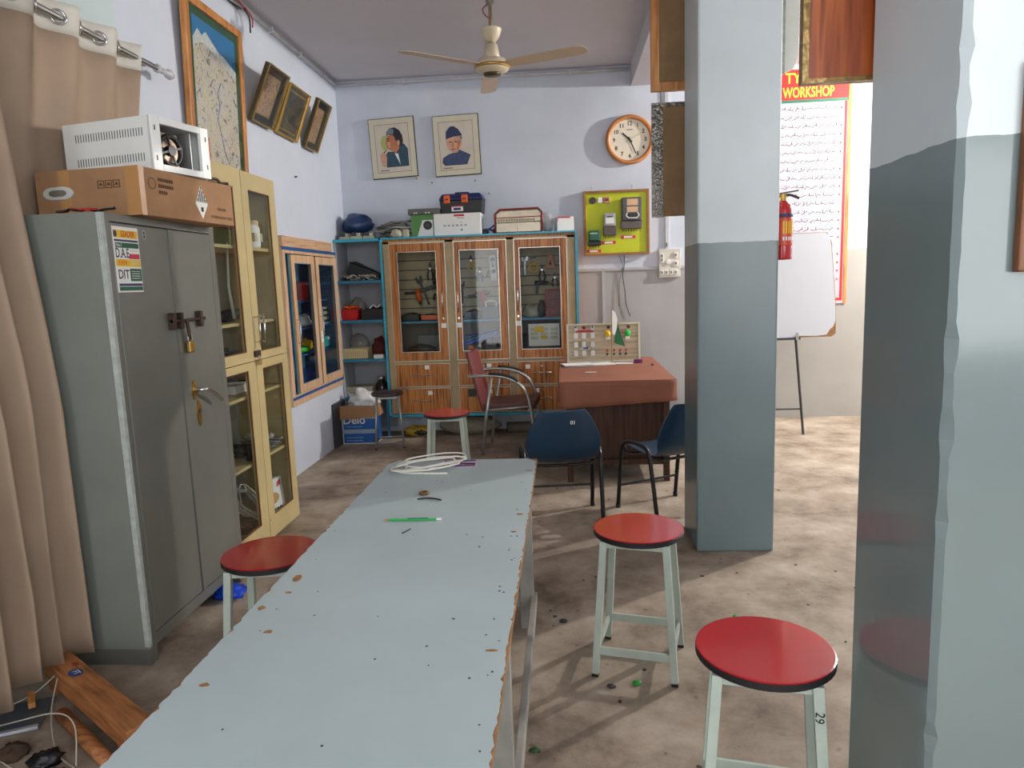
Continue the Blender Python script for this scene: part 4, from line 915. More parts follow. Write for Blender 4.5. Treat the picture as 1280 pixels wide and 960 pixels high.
w = MB(); w.box(-0.11, 0.11, -0.10, -0.09, 0, 0.10); w.box(-0.11, 0.11, 0.09, 0.10, 0, 0.10); w.box(-0.11, -0.10, -0.09, 0.09, 0, 0.10); w.box(0.10, 0.11, -0.09, 0.09, 0, 0.10); w.box(-0.10, 0.10, -0.09, 0.09, 0, 0.01); w.build('crate_body', BLACK, t)
MB().blob((0, 0, 0.08), (0.09, 0.08, 0.05), 0.4, 3, 5).build('contents', DARK, t, True); MB().tube(smooth_pts([(-0.04, -0.06, 0.11), (0.0, -0.05, 0.14), (0.04, -0.07, 0.12), (0.07, -0.04, 0.15)], 4), 0.008, 6).build('wire_end', WHITE, t, True)
t = thing('cream_basket', 'cream plastic slotted basket on the lower corner shelf', 'basket', (-2.055, 6.92, 0.801))
CRB = mat('cream_plastic', (206, 196, 150), 0.5, var=0.05)
w = MB(); a, b, h = 0.125, 0.09, 0.10
w.box(-a, a, -b, -b+0.006, 0, h); w.box(-a, a, b-0.006, b, 0, h); w.box(-a, -a+0.006, -b, b, 0, h); w.box(a-0.006, a, -b, b, 0, h); w.box(-a, a, -b, b, 0, 0.006); w.build('basket_body', CRB, t)
w = MB()
for k in range(11): w.box(-0.105+0.02*k, -0.098+0.02*k, -b-0.001, -b, 0.02, 0.075)
w.build('slots', OLIVE, t, kind='stuff'); MB().box(-a-0.008, a+0.008, -b-0.008, -b+0.006, h-0.012, h+0.002).build('rim', CRB, t, bevel=0.003)
o = MB().blob((0, 0, 0.06), (0.11, 0.06, 0.11), 0.35, 2, 24, flat=0).build('grey_bag', MATS['grey_polythene'], loc=(-2.09, 7.08, 0.86), smooth=True); tag(o, 'grey crumpled bag behind the cream basket', 'bag')
o = MB().blob((0, 0, 0.08), (0.075, 0.07, 0.11), 0.4, 2.5, 29, flat=0).build('red_cloth', mat('dark_red_cloth', (96, 34, 30), 0.8, var=0.3), loc=(-1.865, 7.03, 0.801), smooth=True); tag(o, 'dark red rag bundle on the lower corner shelf', 'rag')
o = MB().box(-0.05, 0.05, -0.03, 0.03, 0, 0.04).build('white_packet', PAPER, loc=(-1.83, 6.86, 0.801), bevel=0.006); tag(o, 'flat white packet at the front edge of the lower corner shelf', 'packet')
t = thing('beige_tray', 'beige plastic tray on the lowest corner shelf', 'tray', (-2.05, 6.95, 0.431)); MB().box(-0.14, 0.13, -0.10, 0.10, 0, 0.09).build('tray_body', OFFW, t, bevel=0.008); MB().box(-0.145, 0.135, -0.105, 0.105, 0.075, 0.092).build('rim', OFFW, t, bevel=0.003)
t = thing('dark_jar', 'dark glass jar on the lowest corner shelf', 'jar', (-1.845, 6.95, 0.431)); MB().lathe([(0.055, 0), (0.062, 0.03), (0.058, 0.11), (0.03, 0.14), (0.03, 0.165)], 20).build('jar_body', mat('smoked_glass', (30, 32, 30), 0.1, var=0.1), t, True); MB().lathe([(0.034, 0.155), (0.034, 0.18), (0.001, 0.182)], 16).build('lid', STEELM, t)

# ---------------------------------------------------------------- tools behind the glass doors
def pliers(label, x, z, h, m_, jaw=None, y=7.145, tilt=0.0):
    t = thing('pliers', label, 'pliers', (x, y, z), (0, tilt, 0)); jaw = jaw or DARK
    for s_ in (-1, 1):
        MB().tube(smooth_pts([(0.006*s_, 0, h*0.62), (0.022*s_, 0, h*0.42), (0.026*s_, 0, h*0.2), (0.018*s_, 0, 0)], 4), 0.009, 8).build('handle', m_, t, True)
        MB().prism([(0, h*0.6), (0.016*s_, h*0.68), (0.012*s_, h*0.85), (0.002*s_, h)], -0.007, 0.007, 'y').build('jaw', jaw, t)
    MB().cyl((0, -0.009, h*0.63), (0, 0.009, h*0.63), 0.012, n=12).build('pivot', STEELM, t)
    return t
def drill(label, x, z, s_, m_, y=7.11, tilt=0.0, name='drill'):
    t = thing(name, label, 'drill', (x, y, z), (0, tilt, 0))
    MB().cyl((-0.09*s_, 0, 0.15*s_), (0.05*s_, 0, 0.15*s_), 0.03*s_, n=14).build('motor_body', m_, t, True)
    MB().cyl((0.05*s_, 0, 0.15*s_), (0.09*s_, 0, 0.15*s_), 0.02*s_, 0.012*s_, n=12).build('chuck', DARK, t, True)
    MB().cyl((0.09*s_, 0, 0.15*s_), (0.15*s_, 0, 0.15*s_), 0.004, n=6).build('bit', STEELM, t)
    MB().bar((-0.05*s_, 0, 0.14*s_), (-0.07*s_, 0, 0.0), 0.03*s_, 0.04*s_, (0, 1, 0)).build('grip', BLACK, t, bevel=0.005)
    return t
def wrench(label, x, z, h, m_, y=7.145, tilt=0.0):
    t = thing('wrench', label, 'wrench', (x, y, z), (0, tilt, 0))
    MB().hexa([(-0.009, -0.005, 0), (0.009, -0.005, 0), (0.009, 0.005, 0), (-0.009, 0.005, 0)], [(-0.014, -0.006, h*.8), (0.014, -0.006, h*.8), (0.014, 0.006, h*.8), (-0.014, 0.006, h*.8)]).build('shaft', m_, t, bevel=0.003)
    MB().prism([(-0.03, h*.78), (0.03, h*.78), (0.036, h), (0.012, h), (0.010, h*.88), (-0.010, h*.88), (-0.012, h), (-0.036, h)], -0.008, 0.008, 'y').build('jaw', m_, t)
    return t
STM = mat('tool_steel_dark', (58, 60, 62), 0.35, 0.6)
# left door
drill('black angled drill hanging upper behind the left glass door', -1.40, 1.36, 1.25, BLACK, tilt=radians(65))
wrench('black wrench hanging crosswise behind the left glass door', -1.36, 1.30, 0.30, STM, tilt=radians(-20))
pliers('black pliers at the top right behind the left glass door', -1.27, 1.53, 0.20, BLACK)
pliers('second black pliers beside the top ones behind the left door', -1.335, 1.54, 0.19, BLACK)
pliers('short open black pliers low behind the left glass door', -1.29, 1.34, 0.13, BLACK, tilt=radians(12))
drill('orange drill at the left edge behind the left glass door', -1.585, 1.36, 0.9, ORANGE, tilt=radians(80))
def tray(name, label, loc, sz, m_, fill):
    t = thing(name, label, 'tray', loc); a, b, h = sz
    w = MB(); w.box(-a, a, -b, -b+0.006, 0, h); w.box(-a, a, b-0.006, b, 0, h); w.box(-a, -a+0.006, -b, b, 0, h); w.box(a-0.006, a, -b, b, 0, h); w.box(-a, a, -b, b, 0, 0.006); w.build('tray_body', m_, t)
    MB().blob((0, 0, h*0.8), (a*0.8, b*0.8, h*0.5), 0.4, 3, len(label), flat=0.008).build('contents', fill, t, True)
    return t
tray('parts_tray', 'dark tray of small tools on the shelf behind the left door', (-1.52, 7.02, 1.153), (0.09, 0.07, 0.06), BLACK, DARK)
tray('parts_tray', 'orange tray of parts on the shelf behind the left door', (-1.325, 7.02, 1.153), (0.09, 0.07, 0.05), ORANGE, BLACK)
t = thing('hand_saw', 'dark curved hand tool lying at the bottom of the left glass door', 'tool', (-1.42, 6.98, 0.773+0.08))
MB().tube(smooth_pts([(-0.14, 0, 0.01), (-0.05, 0, 0.055), (0.03, 0, 0.05), (0.13, 0, 0.02)], 4), 0.014, 8).build('frame', DARK, t, True); MB().box(-0.15, 0.15, -0.05, 0.05, -0.06, 0.0).build('case', BLACK, t, bevel=0.006); MB().blob((-0.07, -0.03, 0.02), (0.05, 0.03, 0.02), 0.3, 2, 3).build('grip', mat('brown_grip', (96, 50, 30), 0.6), t, True)
box_ = MB().box(-0.13, 0.14, -0.01, 0.01, 0, 0.20).build('white_board', mat('grey_board', (128, 130, 128), 0.6), loc=(-1.36, 7.14, 0.79)); tag(box_, 'grey board standing behind the dark hand tool in the cabinet', 'board')
# middle door
pliers('yellow-handled pliers at the top behind the middle glass door', -0.92, 1.63, 0.15, YELLOW)
pliers('blue-handled pliers hanging behind the middle glass door', -0.835, 1.51, 0.16, BLUE)
pliers('black pliers left of the white meter behind the middle door', -0.745, 1.55, 0.13, BLACK, tilt=radians(20))
t = thing('test_meter', 'white long meter with two round black eyes behind the middle door', 'meter', (-0.69, 7.12, 1.52), (0, radians(-3), 0))
MB().box(-0.035, 0.035, -0.02, 0.02, 0, 0.25).build('case', WHITE, t, bevel=0.008)
for z in (0.09, 0.205): MB().cyl((0, -0.02, z), (0, -0.026, z), 0.022, n=18).build('eye', BLACK, t)
MB().box(-0.012, 0.012, -0.022, -0.02, 0.13, 0.17).build('switch', GCAB, t)
drill('red and black screwdriver drill behind the middle glass door', -0.95, 1.30, 1.0, RED, tilt=radians(78))
drill('dark heat gun with red top behind the middle glass door', -0.79, 1.27, 0.85, mat('gun_red', (120, 40, 34), 0.5), tilt=radians(-8), name='heat_gun')
wrench('black wrench at the left edge behind the middle glass door', -1.02, 1.30, 0.22, STM)
t = thing('battery_charger', 'grey charger with a white handle on the shelf behind the middle door', 'charger', (-0.715, 6.98, 1.153)); MB().box(-0.085, 0.085, -0.08, 0.08, 0, 0.115).build('case', mat('slate_blue', (70, 84, 96), 0.5), t, bevel=0.008)
MB().tube(smooth_pts([(-0.05, -0.02, 0.11), (-0.045, -0.02, 0.165), (0.045, -0.02, 0.165), (0.05, -0.02, 0.11)], 4), 0.010, 8).build('handle', WHITE, t, True)
tray('parts_tray', 'dark blue tray of bits on the shelf behind the middle door', (-0.90, 7.02, 1.153), (0.075, 0.06, 0.07), mat('navy_tray', (30, 40, 70), 0.5), DARK)
t = thing('tool_pouch', 'bright blue tool rolls lying below the shelf behind the middle door', 'tool roll', (-0.82, 6.97, 0.80+0.08), (0, radians(-10), 0))
for k in range(4): MB().tube(smooth_pts([(-0.18, -0.06+0.03*k, 0.05+0.02*k), (0.0, -0.06+0.03*k, 0.075+0.015*k), (0.19, -0.06+0.03*k, 0.085+0.015*k)], 4), 0.020, 8).build('roll', [BLUE, mat('sky_blue_plastic', (60, 120, 180), 0.4), NAVY, BLUE][k], t, True)
t = thing('grey_boxes', 'dark box with an orange label at the bottom of the middle door', 'box', (-0.85, 6.98, 0.777)); MB().box(-0.14, 0.17, -0.06, 0.06, 0, 0.13).build('case', DARK, t, bevel=0.005); box('orange_label', ORANGE, t, -0.10, -0.05, -0.0612, -0.06, 0.085, 0.12)
o = MB().blob((0, 0, 0.03), (0.07, 0.05, 0.04), 0.3, 2, 41, flat=0).build('white_rag', MATS['grey_polythene'], loc=(-0.73, 6.87, 0.86), smooth=True); bpy.data.objects.remove(o)
# right door
t = thing('clamp', 'small yellow clamp hanging at the top behind the right door', 'clamp', (-0.295, 7.13, 1.57)); MB().ring((0, 0, 0.06), 0.042, 0.012, 'y', 20, 8).build('frame', YELLOW, t, True); MB().cyl((0, 0, 0.10), (0, 0, 0.16), 0.008).build('screw', STEELM, t); MB().box(-0.03, 0.03, -0.012, 0.012, 0.155, 0.17).build('handle', BLACK, t)
t = thing('clamp', 'orange clamp hanging beside the yellow one behind the right door', 'clamp', (-0.13, 7.13, 1.62)); MB().prism([(-0.05, 0), (0.05, 0), (0.02, 0.13), (-0.02, 0.13)], -0.012, 0.012, 'y').build('frame', mat('amber', (200, 120, 40), 0.45), t, bevel=0.004); MB().prism([(-0.015, 0.03), (0.015, 0.03), (0, 0.085)], -0.014, -0.012, 'y').build('notch', DARK, t)
pliers('black pliers hanging under the orange clamp behind the right door', -0.09, 1.44, 0.14, BLACK); pliers('black pliers between the two clamps behind the right door', -0.215, 1.50, 0.17, BLACK)
wrench('slim steel wrench at the left edge behind the right door', -0.385, 1.56, 0.18, STEELM)
drill('small dark drill hanging in the middle behind the right door', -0.22, 1.37, 0.75, BLACK)
t = thing('red_organiser', 'red plastic drawer organiser on the shelf behind the right door', 'organiser', (-0.10, 7.0, 1.153)); DRED = mat('dull_red_plastic', (156, 44, 36), 0.45); MB().box(-0.085, 0.075, -0.07, 0.09, 0, 0.26).build('case', DRED, t, bevel=0.004)
for k in range(3): 
    d = MB().box(-0.072, 0.062, -0.078, -0.07, 0.015+0.08*k, 0.085+0.08*k).build('drawer', mat('dark_red_plastic', (110, 30, 26), 0.4), t, bevel=0.003); MB().box(-0.02, 0.01, -0.086, -0.078, 0.045+0.08*k, 0.055+0.08*k).build('knob', DRED, d)
o = MB().blob((0, 0, 0.05), (0.10, 0.07, 0.07), 0.4, 2.5, 44, flat=0).build('white_parts_bag', OFFW, loc=(-0.31, 7.0, 1.153), smooth=True); tag(o, 'off-white bag of parts on the shelf behind the right door', 'bag')
o = MB().blob((0, 0, 0.07), (0.04, 0.05, 0.09), 0.3, 2.5, 46, flat=0).build('grey_pouch', DARK, loc=(-0.225, 6.95, 1.153), smooth=True); tag(o, 'dark pouch next to the red organiser', 'pouch')
t = thing('wall_calendar', 'white and yellow printed calendar standing behind the right glass door', 'calendar', (-0.205, 6.895, 0.875)); MB().box(-0.15, 0.15, 0, 0.004, 0, 0.215).build('sheet', PAPER, t)
w = MB()
for k in range(3):
    for j in range(3): w.box(-0.13+0.095*k, -0.055+0.095*k, -0.0008, 0, 0.065+0.04*j, 0.095+0.04*j)
w.build('month_blocks', mat('calendar_grey', (196, 204, 190), 0.7), t, kind='stuff'); box('yellow_block', YEL, t, -0.09, 0.0, -0.0014, -0.0008, 0.13, 0.19); box('yellow_block', YEL, t, -0.03, 0.03, -0.0014, -0.0008, 0.075, 0.10)
box('stand', DARK, t, -0.12, 0.12, 0.004, 0.06, -0.085, 0.10)
o = MB().box(-0.08, 0.08, -0.06, 0.06, 0, 0.20).build('grey_case', DARK, loc=(-0.40, 7.06, 0.777), bevel=0.006); tag(o, 'dark case at the left behind the printed calendar', 'case')

# ---------------------------------------------------------------- desk with cloth
DESKW = ramp_mat('dark_desk_wood', [(0.3, (44, 24, 16)), (0.55, (74, 42, 26)), (0.75, (92, 56, 36))], rough=0.4, scale=(14, 14, 0.8), nscale=3)
DX0, DX1, DY0, DY1 = -0.045, 0.785, 5.17, 6.68
t = thing('desk', 'dark wooden desk with modesty panel under a brown cloth', 'desk', (0, 0, 0))
box('desk_top', DESKW, t, DX0, DX1, DY0, DY1, 0.73, 0.755)
for x in (DX0+0.06, DX1-0.06):
    for y in (DY0+0.04, DY1-0.06): box('leg', DESKW, t, x-0.022, x+0.022, y-0.022, y+0.022, 0, 0.73)
box('modesty_panel', DESKW, t, DX0+0.08, DX1-0.08, DY0+0.07, DY0+0.085, 0.14, 0.73)
box('rail', DESKW, t, DX0+0.08, DX1-0.08, DY0+0.03, DY0+0.05, 0.125, 0.165)
box('side_panel', DESKW, t, DX0+0.05, DX0+0.065, DY0+0.08, DY1-0.1, 0.14, 0.73); box('side_panel', DESKW, t, DX1-0.065, DX1-0.05, DY0+0.08, DY1-0.1, 0.14, 0.73)
CLOTH = mat('brown_tablecloth', (142, 88, 66), 0.75, var=0.08, scale=3)
# cloth: top grid plus draped skirts as one surface
w = MB(); e = 0.008
def hem(u): return 0.565 + 0.055*u
ring_top = []; N_ = 18
for i in range(N_+1): ring_top.append((DX0-e+(DX1-DX0+2*e)*i/N_, DY0-e, 'f', i/N_))
for i in range(1, N_+1): ring_top.append((DX1+e, DY0-e+(DY1-DY0+2*e)*i/N_, 'r', i/N_))
for i in range(1, N_+1): ring_top.append((DX1+e-(DX1-DX0+2*e)*i/N_, DY1+e, 'b', i/N_))
for i in range(1, N_): ring_top.append((DX0-e, DY1+e-(DY1-DY0+2*e)*i/N_, 'l', i/N_))
K = len(ring_top); lev = 5; vs = []
for j in range(lev+1):
    for (x, y, s_, u) in ring_top:
        f = j/lev
        zh = {'f': 0.56+0.05*u, 'r': 0.61-0.02*u, 'b': 0.60, 'l': 0.60-0.04*u}[s_]
        if s_ == 'l' and u > 0.93: zh = 0.60
        out = 0.010*f + 0.012*f*sin(u*23+{'f': 0, 'r': 1, 'b': 2, 'l': 3}[s_])*(0.6+0.4*sin(u*9))
        ox = {'r': 1, 'l': -1}.get(s_, 0)*out; oy = {'f': -1, 'b': 1}.get(s_, 0)*out
        vs.append((x+ox, y+oy, 0.762-(0.762-zh)*f))
fs = []
for j in range(lev):
    for i in range(K): fs.append((j*K+(i+1) % K, j*K+i, (j+1)*K+i, (j+1)*K+(i+1) % K))
fs.append(tuple(range(K)))
w.add(vs, fs); o = w.build('tablecloth', CLOTH); sd = o.modifiers.new('solid', 'SOLIDIFY'); sd.thickness = 0.003; sd.offset = 1
for p_ in o.data.polygons: p_.use_smooth = len(p_.vertices) == 4
tag(o, 'rust-brown cloth draped over the teacher desk', 'tablecloth')
ZD = 0.766
# training board
t = thing('training_board', 'electrical training board with switches and bulbs on the desk', 'board', (0.012, 6.33, ZD), (radians(-6), 0, 0))
PANEL = ramp_mat('beige_slat_print', [(0.3, (160, 140, 110)), (0.5, (196, 180, 150)), (0.7, (212, 198, 170))], rough=0.5, scale=(1.0, 1.0, 14), nscale=3)
BWd, BHt = 0.645, 0.345
box('back_panel', PANEL, t, 0.012, BWd-0.012, 0, 0.02, 0.012, BHt-0.012)
FRM = mat('cream_frame', (212, 208, 184), 0.45, var=0.04)
w = MB(); w.box(0, BWd, -0.02, 0.03, 0, 0.016); w.box(0, BWd, -0.02, 0.03, BHt-0.014, BHt); w.box(0, 0.016, -0.02, 0.03, 0.016, BHt-0.014); w.box(BWd-0.018, BWd, -0.02, 0.03, 0.016, BHt-0.014); w.build('frame', FRM, t)
for zz in (0.24, 0.162, 0.085):
    for xx in (0.08, 0.15, 0.228): MB().box(xx-0.017, xx+0.017, -0.02, 0, zz-0.027, zz+0.022).build('switch', WHITE, t, bevel=0.003)
for xx, m_ in ((0.082, WHITE), (0.228, WHITE)): k_ = MB().box(xx-0.016, xx+0.016, -0.012, 0, 0.285, 0.325).build('socket', m_, t, bevel=0.003); MB().cyl((xx, -0.012, 0.315), (xx, -0.018, 0.315), 0.008, n=10).build('socket_hole', BLACK, k_)
MB().lathe([(0.016, 0), (0.013, 0.02), (0.001, 0.026)], 14, (0.152, 0, 0.31), 'y').build('red_button', mat('button_red', (170, 24, 40), 0.4), t, True, rot=(0, 0, 0))
box('red_label', PRD, t, 0.085, 0.235, -0.002, 0, 0.268, 0.29); box('red_label', PRD, t, 0.48, 0.53, -0.002, 0, 0.255, 0.262); box('red_label', PRD, t, 0.48, 0.53, -0.002, 0, 0.278, 0.285)
for xx, m_ in ((0.36, mat('bulb_yellow', (240, 200, 20), 0.3)), (0.535, mat('bulb_green', (30, 190, 70), 0.3))):
    h_ = MB().box(xx-0.018, xx+0.018, -0.03, 0, 0.195, 0.225).build('bulb_holder', PAPER, t, bevel=0.004); MB().blob((xx, -0.03, 0.25), (0.026, 0.026, 0.03), 0, 1, 1, 16, 10).build('bulb', m_, h_, True)
    MB().cyl((xx+0.01, 0, 0.31), (xx+0.01, -0.02, 0.305), 0.014, n=12).build('knob', mat('brown_knob', (90, 50, 44), 0.5), t)
for xx in (0.355, 0.415, 0.468, 0.518):
    MB().cyl((xx, 0, 0.10), (xx, -0.03, 0.105), 0.009, n=10).build('terminal', RED, t); MB().cyl((xx, 0, 0.068), (xx, -0.03, 0.073), 0.009, n=10).build('terminal', BLACK, t)
box('paper_strip', PAPER, t, 0.12, 0.20, -0.022, -0.02, 0.118, 0.13); box('paper_strip', BLUE, t, 0.145, 0.19, -0.0235, -0.022, 0.12, 0.135)
for xx in (0.05, BWd-0.08): MB().prism([(0.03, 0), (0.14, 0), (0.03, 0.2)], xx, xx+0.02, 'x').build('prop', FRM, t, rot=(radians(6), 0, 0))
# flag
t = thing('table_flag', 'small green and white flag on a thin stand on the desk', 'flag', (0.40, 6.20, ZD))
MB().lathe([(0.03, 0), (0.03, 0.006), (0.008, 0.012)], 20).build('base', OFFW, t); MB().cyl((0, 0, 0.01), (0, 0, 0.47), 0.003, n=8).build('pole', BRASS, t)
def flag(mb, pts):
    mb.prism(pts, -0.003, 0.0, 'y'); return mb
flag(MB(), [(0.003, 0.465), (0.03, 0.45), (0.052, 0.39), (0.046, 0.31), (0.028, 0.25), (0.003, 0.26)]).build('white_stripe', PAPER, t, rot=(0, 0, 0.25))
flag(MB(), [(0.050, 0.36), (0.075, 0.28), (0.118, 0.145), (0.07, 0.16), (0.020, 0.18), (0.028, 0.25), (0.046, 0.31)]).build('green_field', mat('flag_green', (24, 96, 60), 0.7), t, rot=(0, 0, 0.25))
# papers and pens on the desk
def sheet(name, label, cat, loc, rz, a, b, m_, n=1):
    t_ = thing(name, label, cat, loc, (0, 0, rz))
    for k in range(n): MB().box(-a, a, -b, b, k*0.004, k*0.004+0.003).build('sheet', m_ if k % 2 == 0 else PAPER, t_, rot=(0, 0, 0.05*k))
    return t_
sheet('paper_stack', 'open white papers in front of the training board', 'paper', (0.30, 6.16, ZD), 0.3, 0.105, 0.075, PAPER, 3)
sheet('register_book', 'thin blue-grey register at the left of the desk papers', 'book', (0.10, 6.12, ZD), 0.12, 0.13, 0.09, mat('register_cover', (120, 132, 156), 0.5), 4)
sheet('white_sheet', 'single white sheet at the right of the desk papers', 'paper', (0.50, 6.20, ZD), -0.1, 0.08, 0.05, PAPER)
o = MB().box(-0.035, 0.035, -0.02, 0.02, 0, 0.03).build('purple_box', mat('purple_card', (110, 30, 100), 0.5), loc=(0.625, 6.22, ZD), bevel=0.003); tag(o, 'small purple box at the right end of the training board', 'box')
o = MB().cyl((-0.04, 0, 0.004), (0.05, 0.005, 0.004), 0.004, n=8).build('pen', PAPER, loc=(0.19, 5.62, ZD)); tag(o, 'white pen lying on the brown cloth', 'pen')
o = MB().lathe([(0.012, 0), (0.010, 0.012), (0.001, 0.014)], 12).build('bottle_cap', DARK, loc=(0.72, 6.0, ZD)); tag(o, 'dark bottle cap on the right of the brown cloth', 'cap')

# ---------------------------------------------------------------- blue plastic chairs
SHELL = mat('blue_chair_plastic', (24, 54, 78), 0.35, var=0.08, scale=4)
FRAME = mat('black_chair_frame', (24, 24, 26), 0.35, 0.3, var=0.1)
def blue_chair(label, loc, rz, num=None):
    """front faces +y; origin on the floor under the seat centre"""
    t = thing('plastic_chair', label, 'chair', loc, (0, 0, rz), 'blue plastic chairs at the desk')
    prof = [(0.20, 0.430), (0.12, 0.425), (0.0, 0.415), (-0.10, 0.405), (-0.165, 0.415), (-0.20, 0.46), (-0.215, 0.52), (-0.228, 0.60), (-0.24, 0.68), (-0.25, 0.745)]
    wid = [0.18, 0.20, 0.21, 0.205, 0.195, 0.215, 0.235, 0.218, 0.175, 0.135]
    nu = 12; vs = []; fs = []
    for (y, z), hw in zip(prof, wid):
        for i in range(nu+1):
            u = -1+2*i/nu; c = 0.03*(1-u*u)
            back = z > 0.44
            vs.append((u*hw, y-(c if back else 0), z-(0 if back else c*0.6)))
    for j in range(len(prof)-1):
        for i in range(nu): a = j*(nu+1)+i; fs.append((a, a+1, a+nu+2, a+nu+1))
    w = MB(); w.add(vs, fs); s_ = w.build('seat_shell', SHELL, t, True)
    md = s_.modifiers.new('solid', 'SOLIDIFY'); md.thickness = 0.006; sb = s_.modifiers.new('sub', 'SUBSURF'); sb.levels = 1; sb.render_levels = 2
    for sx in (-1, 1):
        x = 0.235*sx
        pts = [(x, -0.225, 0.01), (x, -0.17, 0.30), (x, -0.145, 0.41), (x, -0.11, 0.455), (x, -0.04, 0.47), (x, 0.04, 0.47), (x, 0.11, 0.455), (x, 0.145, 0.41), (x, 0.165, 0.30), (x, 0.20, 0.01)]
        MB().tube(smooth_pts(pts, 3), 0.0135, 10).build('side_frame', FRAME, t, True)
        for y in (-0.225, 0.20): MB().cyl((x, y-0.002, 0), (x, y, 0.03), 0.016, 0.014, n=12).build('foot_cap', RUB, t)
    MB().cyl((-0.235, 0.18, 0.155), (0.235, 0.18, 0.155), 0.008, n=8).build('stretcher', FRAME, t); 
    for y, z in ((-0.13, 0.40), (0.12, 0.395)): MB().tube(smooth_pts([(-0.235, y, z+0.03), (-0.17, y, z-0.02), (0.17, y, z-0.02), (0.235, y, z+0.03)], 4), 0.010, 8).build('seat_bar', FRAME, t, True)
    if num: text(num, 0.032, PAPER, t, (0.055, -0.270, 0.665), (radians(98), 0, 0), name='number', bold=0.0008)
    return t
blue_chair('dark blue plastic chair numbered 01, left one at the desk front', (-0.055, 4.40, 0), radians(7), '01')
blue_chair('dark blue plastic chair turned sideways, half behind the middle pillar', (0.625, 4.53, 0), radians(30))

# ---------------------------------------------------------------- armchair
MAR = mat('maroon_vinyl', (112, 52, 54), 0.45, var=0.08); MARS = mat('brown_seat_vinyl', (92, 56, 50), 0.45, var=0.08)
t = thing('armchair', 'maroon padded armchair with curved silver arms beside the desk', 'armchair', (-0.50, 6.30, 0), (0, 0, radians(-4)))
SLV = mat('armchair_tube', (176, 176, 172), 0.3, 0.7, var=0.05)
MB().hexa([(-0.235, -0.21, 0.38), (-0.20, -0.21, 0.38), (-0.20, 0.21, 0.38), (-0.235, 0.21, 0.38)], [(-0.36, -0.21, 0.90), (-0.325, -0.21, 0.91), (-0.325, 0.21, 0.91), (-0.36, 0.21, 0.90)]).build('backrest', MAR, t, bevel=0.015)
MB().hexa([(-0.22, -0.22, 0.39), (0.24, -0.22, 0.40), (0.24, 0.22, 0.40), (-0.22, 0.22, 0.39)], [(-0.21, -0.22, 0.455), (0.25, -0.22, 0.475), (0.25, 0.22, 0.475), (-0.21, 0.22, 0.455)]).build('seat', MARS, t, bevel=0.02)
for s_ in (-1, 1):
    y = 0.245*s_
    MB().tube(smooth_pts([(-0.335, y*0.88, 0.70), (-0.28, y, 0.70), (-0.15, y, 0.705), (-0.02, y, 0.69), (0.09, y, 0.645), (0.16, y, 0.57), (0.195, y, 0.47), (0.22, y, 0.30), (0.25, y, 0.0)], 4), 0.0145, 10).build('arm_and_front_leg', SLV, t, True)
    MB().tube(smooth_pts([(-0.15, y*1.03, 0.722), (-0.04, y*1.03, 0.712), (0.06, y*1.03, 0.68), (0.10, y*1.03, 0.65)], 4), 0.013, 8).build('arm_pad', BLACK, t, True)
    MB().tube([(-0.13, y, 0.70), (-0.185, y, 0.35), (-0.235, y, 0.0)], 0.0145, 10).build('rear_leg', SLV, t, True)
    MB().tube([(-0.18, y, 0.40), (0.20, y, 0.43)], 0.011, 8).build('side_rail', SLV, t, True)
MB().tube([(-0.18, -0.245, 0.385), (-0.18, 0.245, 0.385)], 0.011, 8).build('cross_bar', SLV, t); MB().tube([(0.19, -0.245, 0.40), (0.19, 0.245, 0.40)], 0.011, 8).build('cross_bar', SLV, t)

# ---------------------------------------------------------------- floor things near the cabinet
t = thing('oil_carton', 'blue and white oil carton with torn brown flap beside the padded stool', 'carton', (-2.0, 6.60, 0), (0, 0, radians(2)))
DBL = mat('carton_blue', (28, 92, 168), 0.55, var=0.06)
w = MB(); a0, a1, b0, b1 = -0.165, 0.165, 0, 0.24; th = 0.006
w.box(a0, a1, b0, b0+th, 0, 0.36); w.box(a0, a1, b1-th, b1, 0, 0.36); w.box(a0, a0+th, b0, b1, 0, 0.36); w.box(a1-th, a1, b0, b1, 0, 0.36); w.box(a0, a1, b0, b1, 0, th); w.build('carton_body', PAPER, t)
box('blue_print', DBL, t, a0+0.012, a1-0.004, -0.001, 0, 0.012, 0.25); box('grey_band', mat('carton_band', (150, 170, 190), 0.6), t, a0+0.006, a1-0.004, -0.0018, -0.001, 0.105, 0.145)
box('blue_print', DBL, t, a1, a1+0.001, 0.012, b1-0.012, 0.012, 0.25)
text('Delo', 0.115, PAPER, t, (-0.045, -0.0014, 0.235), FY, 0.95, bold=0.002)
w = MB(); rnd = random.Random(4)
for z in (0.168, 0.06, 0.032): 
    for k in range(9): w.box(-0.125+0.018*k, -0.113+0.018*k, -0.0016, -0.001, z, z+0.008)
w.build('small_print', mat('pale_blue_print', (150, 190, 226), 0.6), t, kind='stuff')
MB().hexa([(a0-0.004, -0.035, 0.245), (a1+0.004, -0.03, 0.265), (a1+0.004, -0.026, 0.265), (a0-0.004, -0.031, 0.245)], [(a0-0.012, -0.004, 0.375), (a1+0.01, -0.004, 0.375), (a1+0.01, 0.001, 0.375), (a0-0.012, 0.001, 0.375)]).build('flap', CARD, t)
MB().hexa([(a1+0.03, 0.01, 0.27), (a1+0.035, 0.01, 0.27), (a1+0.035, b1-0.01, 0.27), (a1+0.03, b1-0.01, 0.27)], [(a1, 0.005, 0.37), (a1+0.005, 0.005, 0.37), (a1+0.005, b1-0.005, 0.37), (a1, b1-0.005, 0.37)]).build('flap', CARD, t)
POLY = mat('white_polythene', (222, 224, 226), 0.3, var=0.06, bump=0.5, bscale=20)
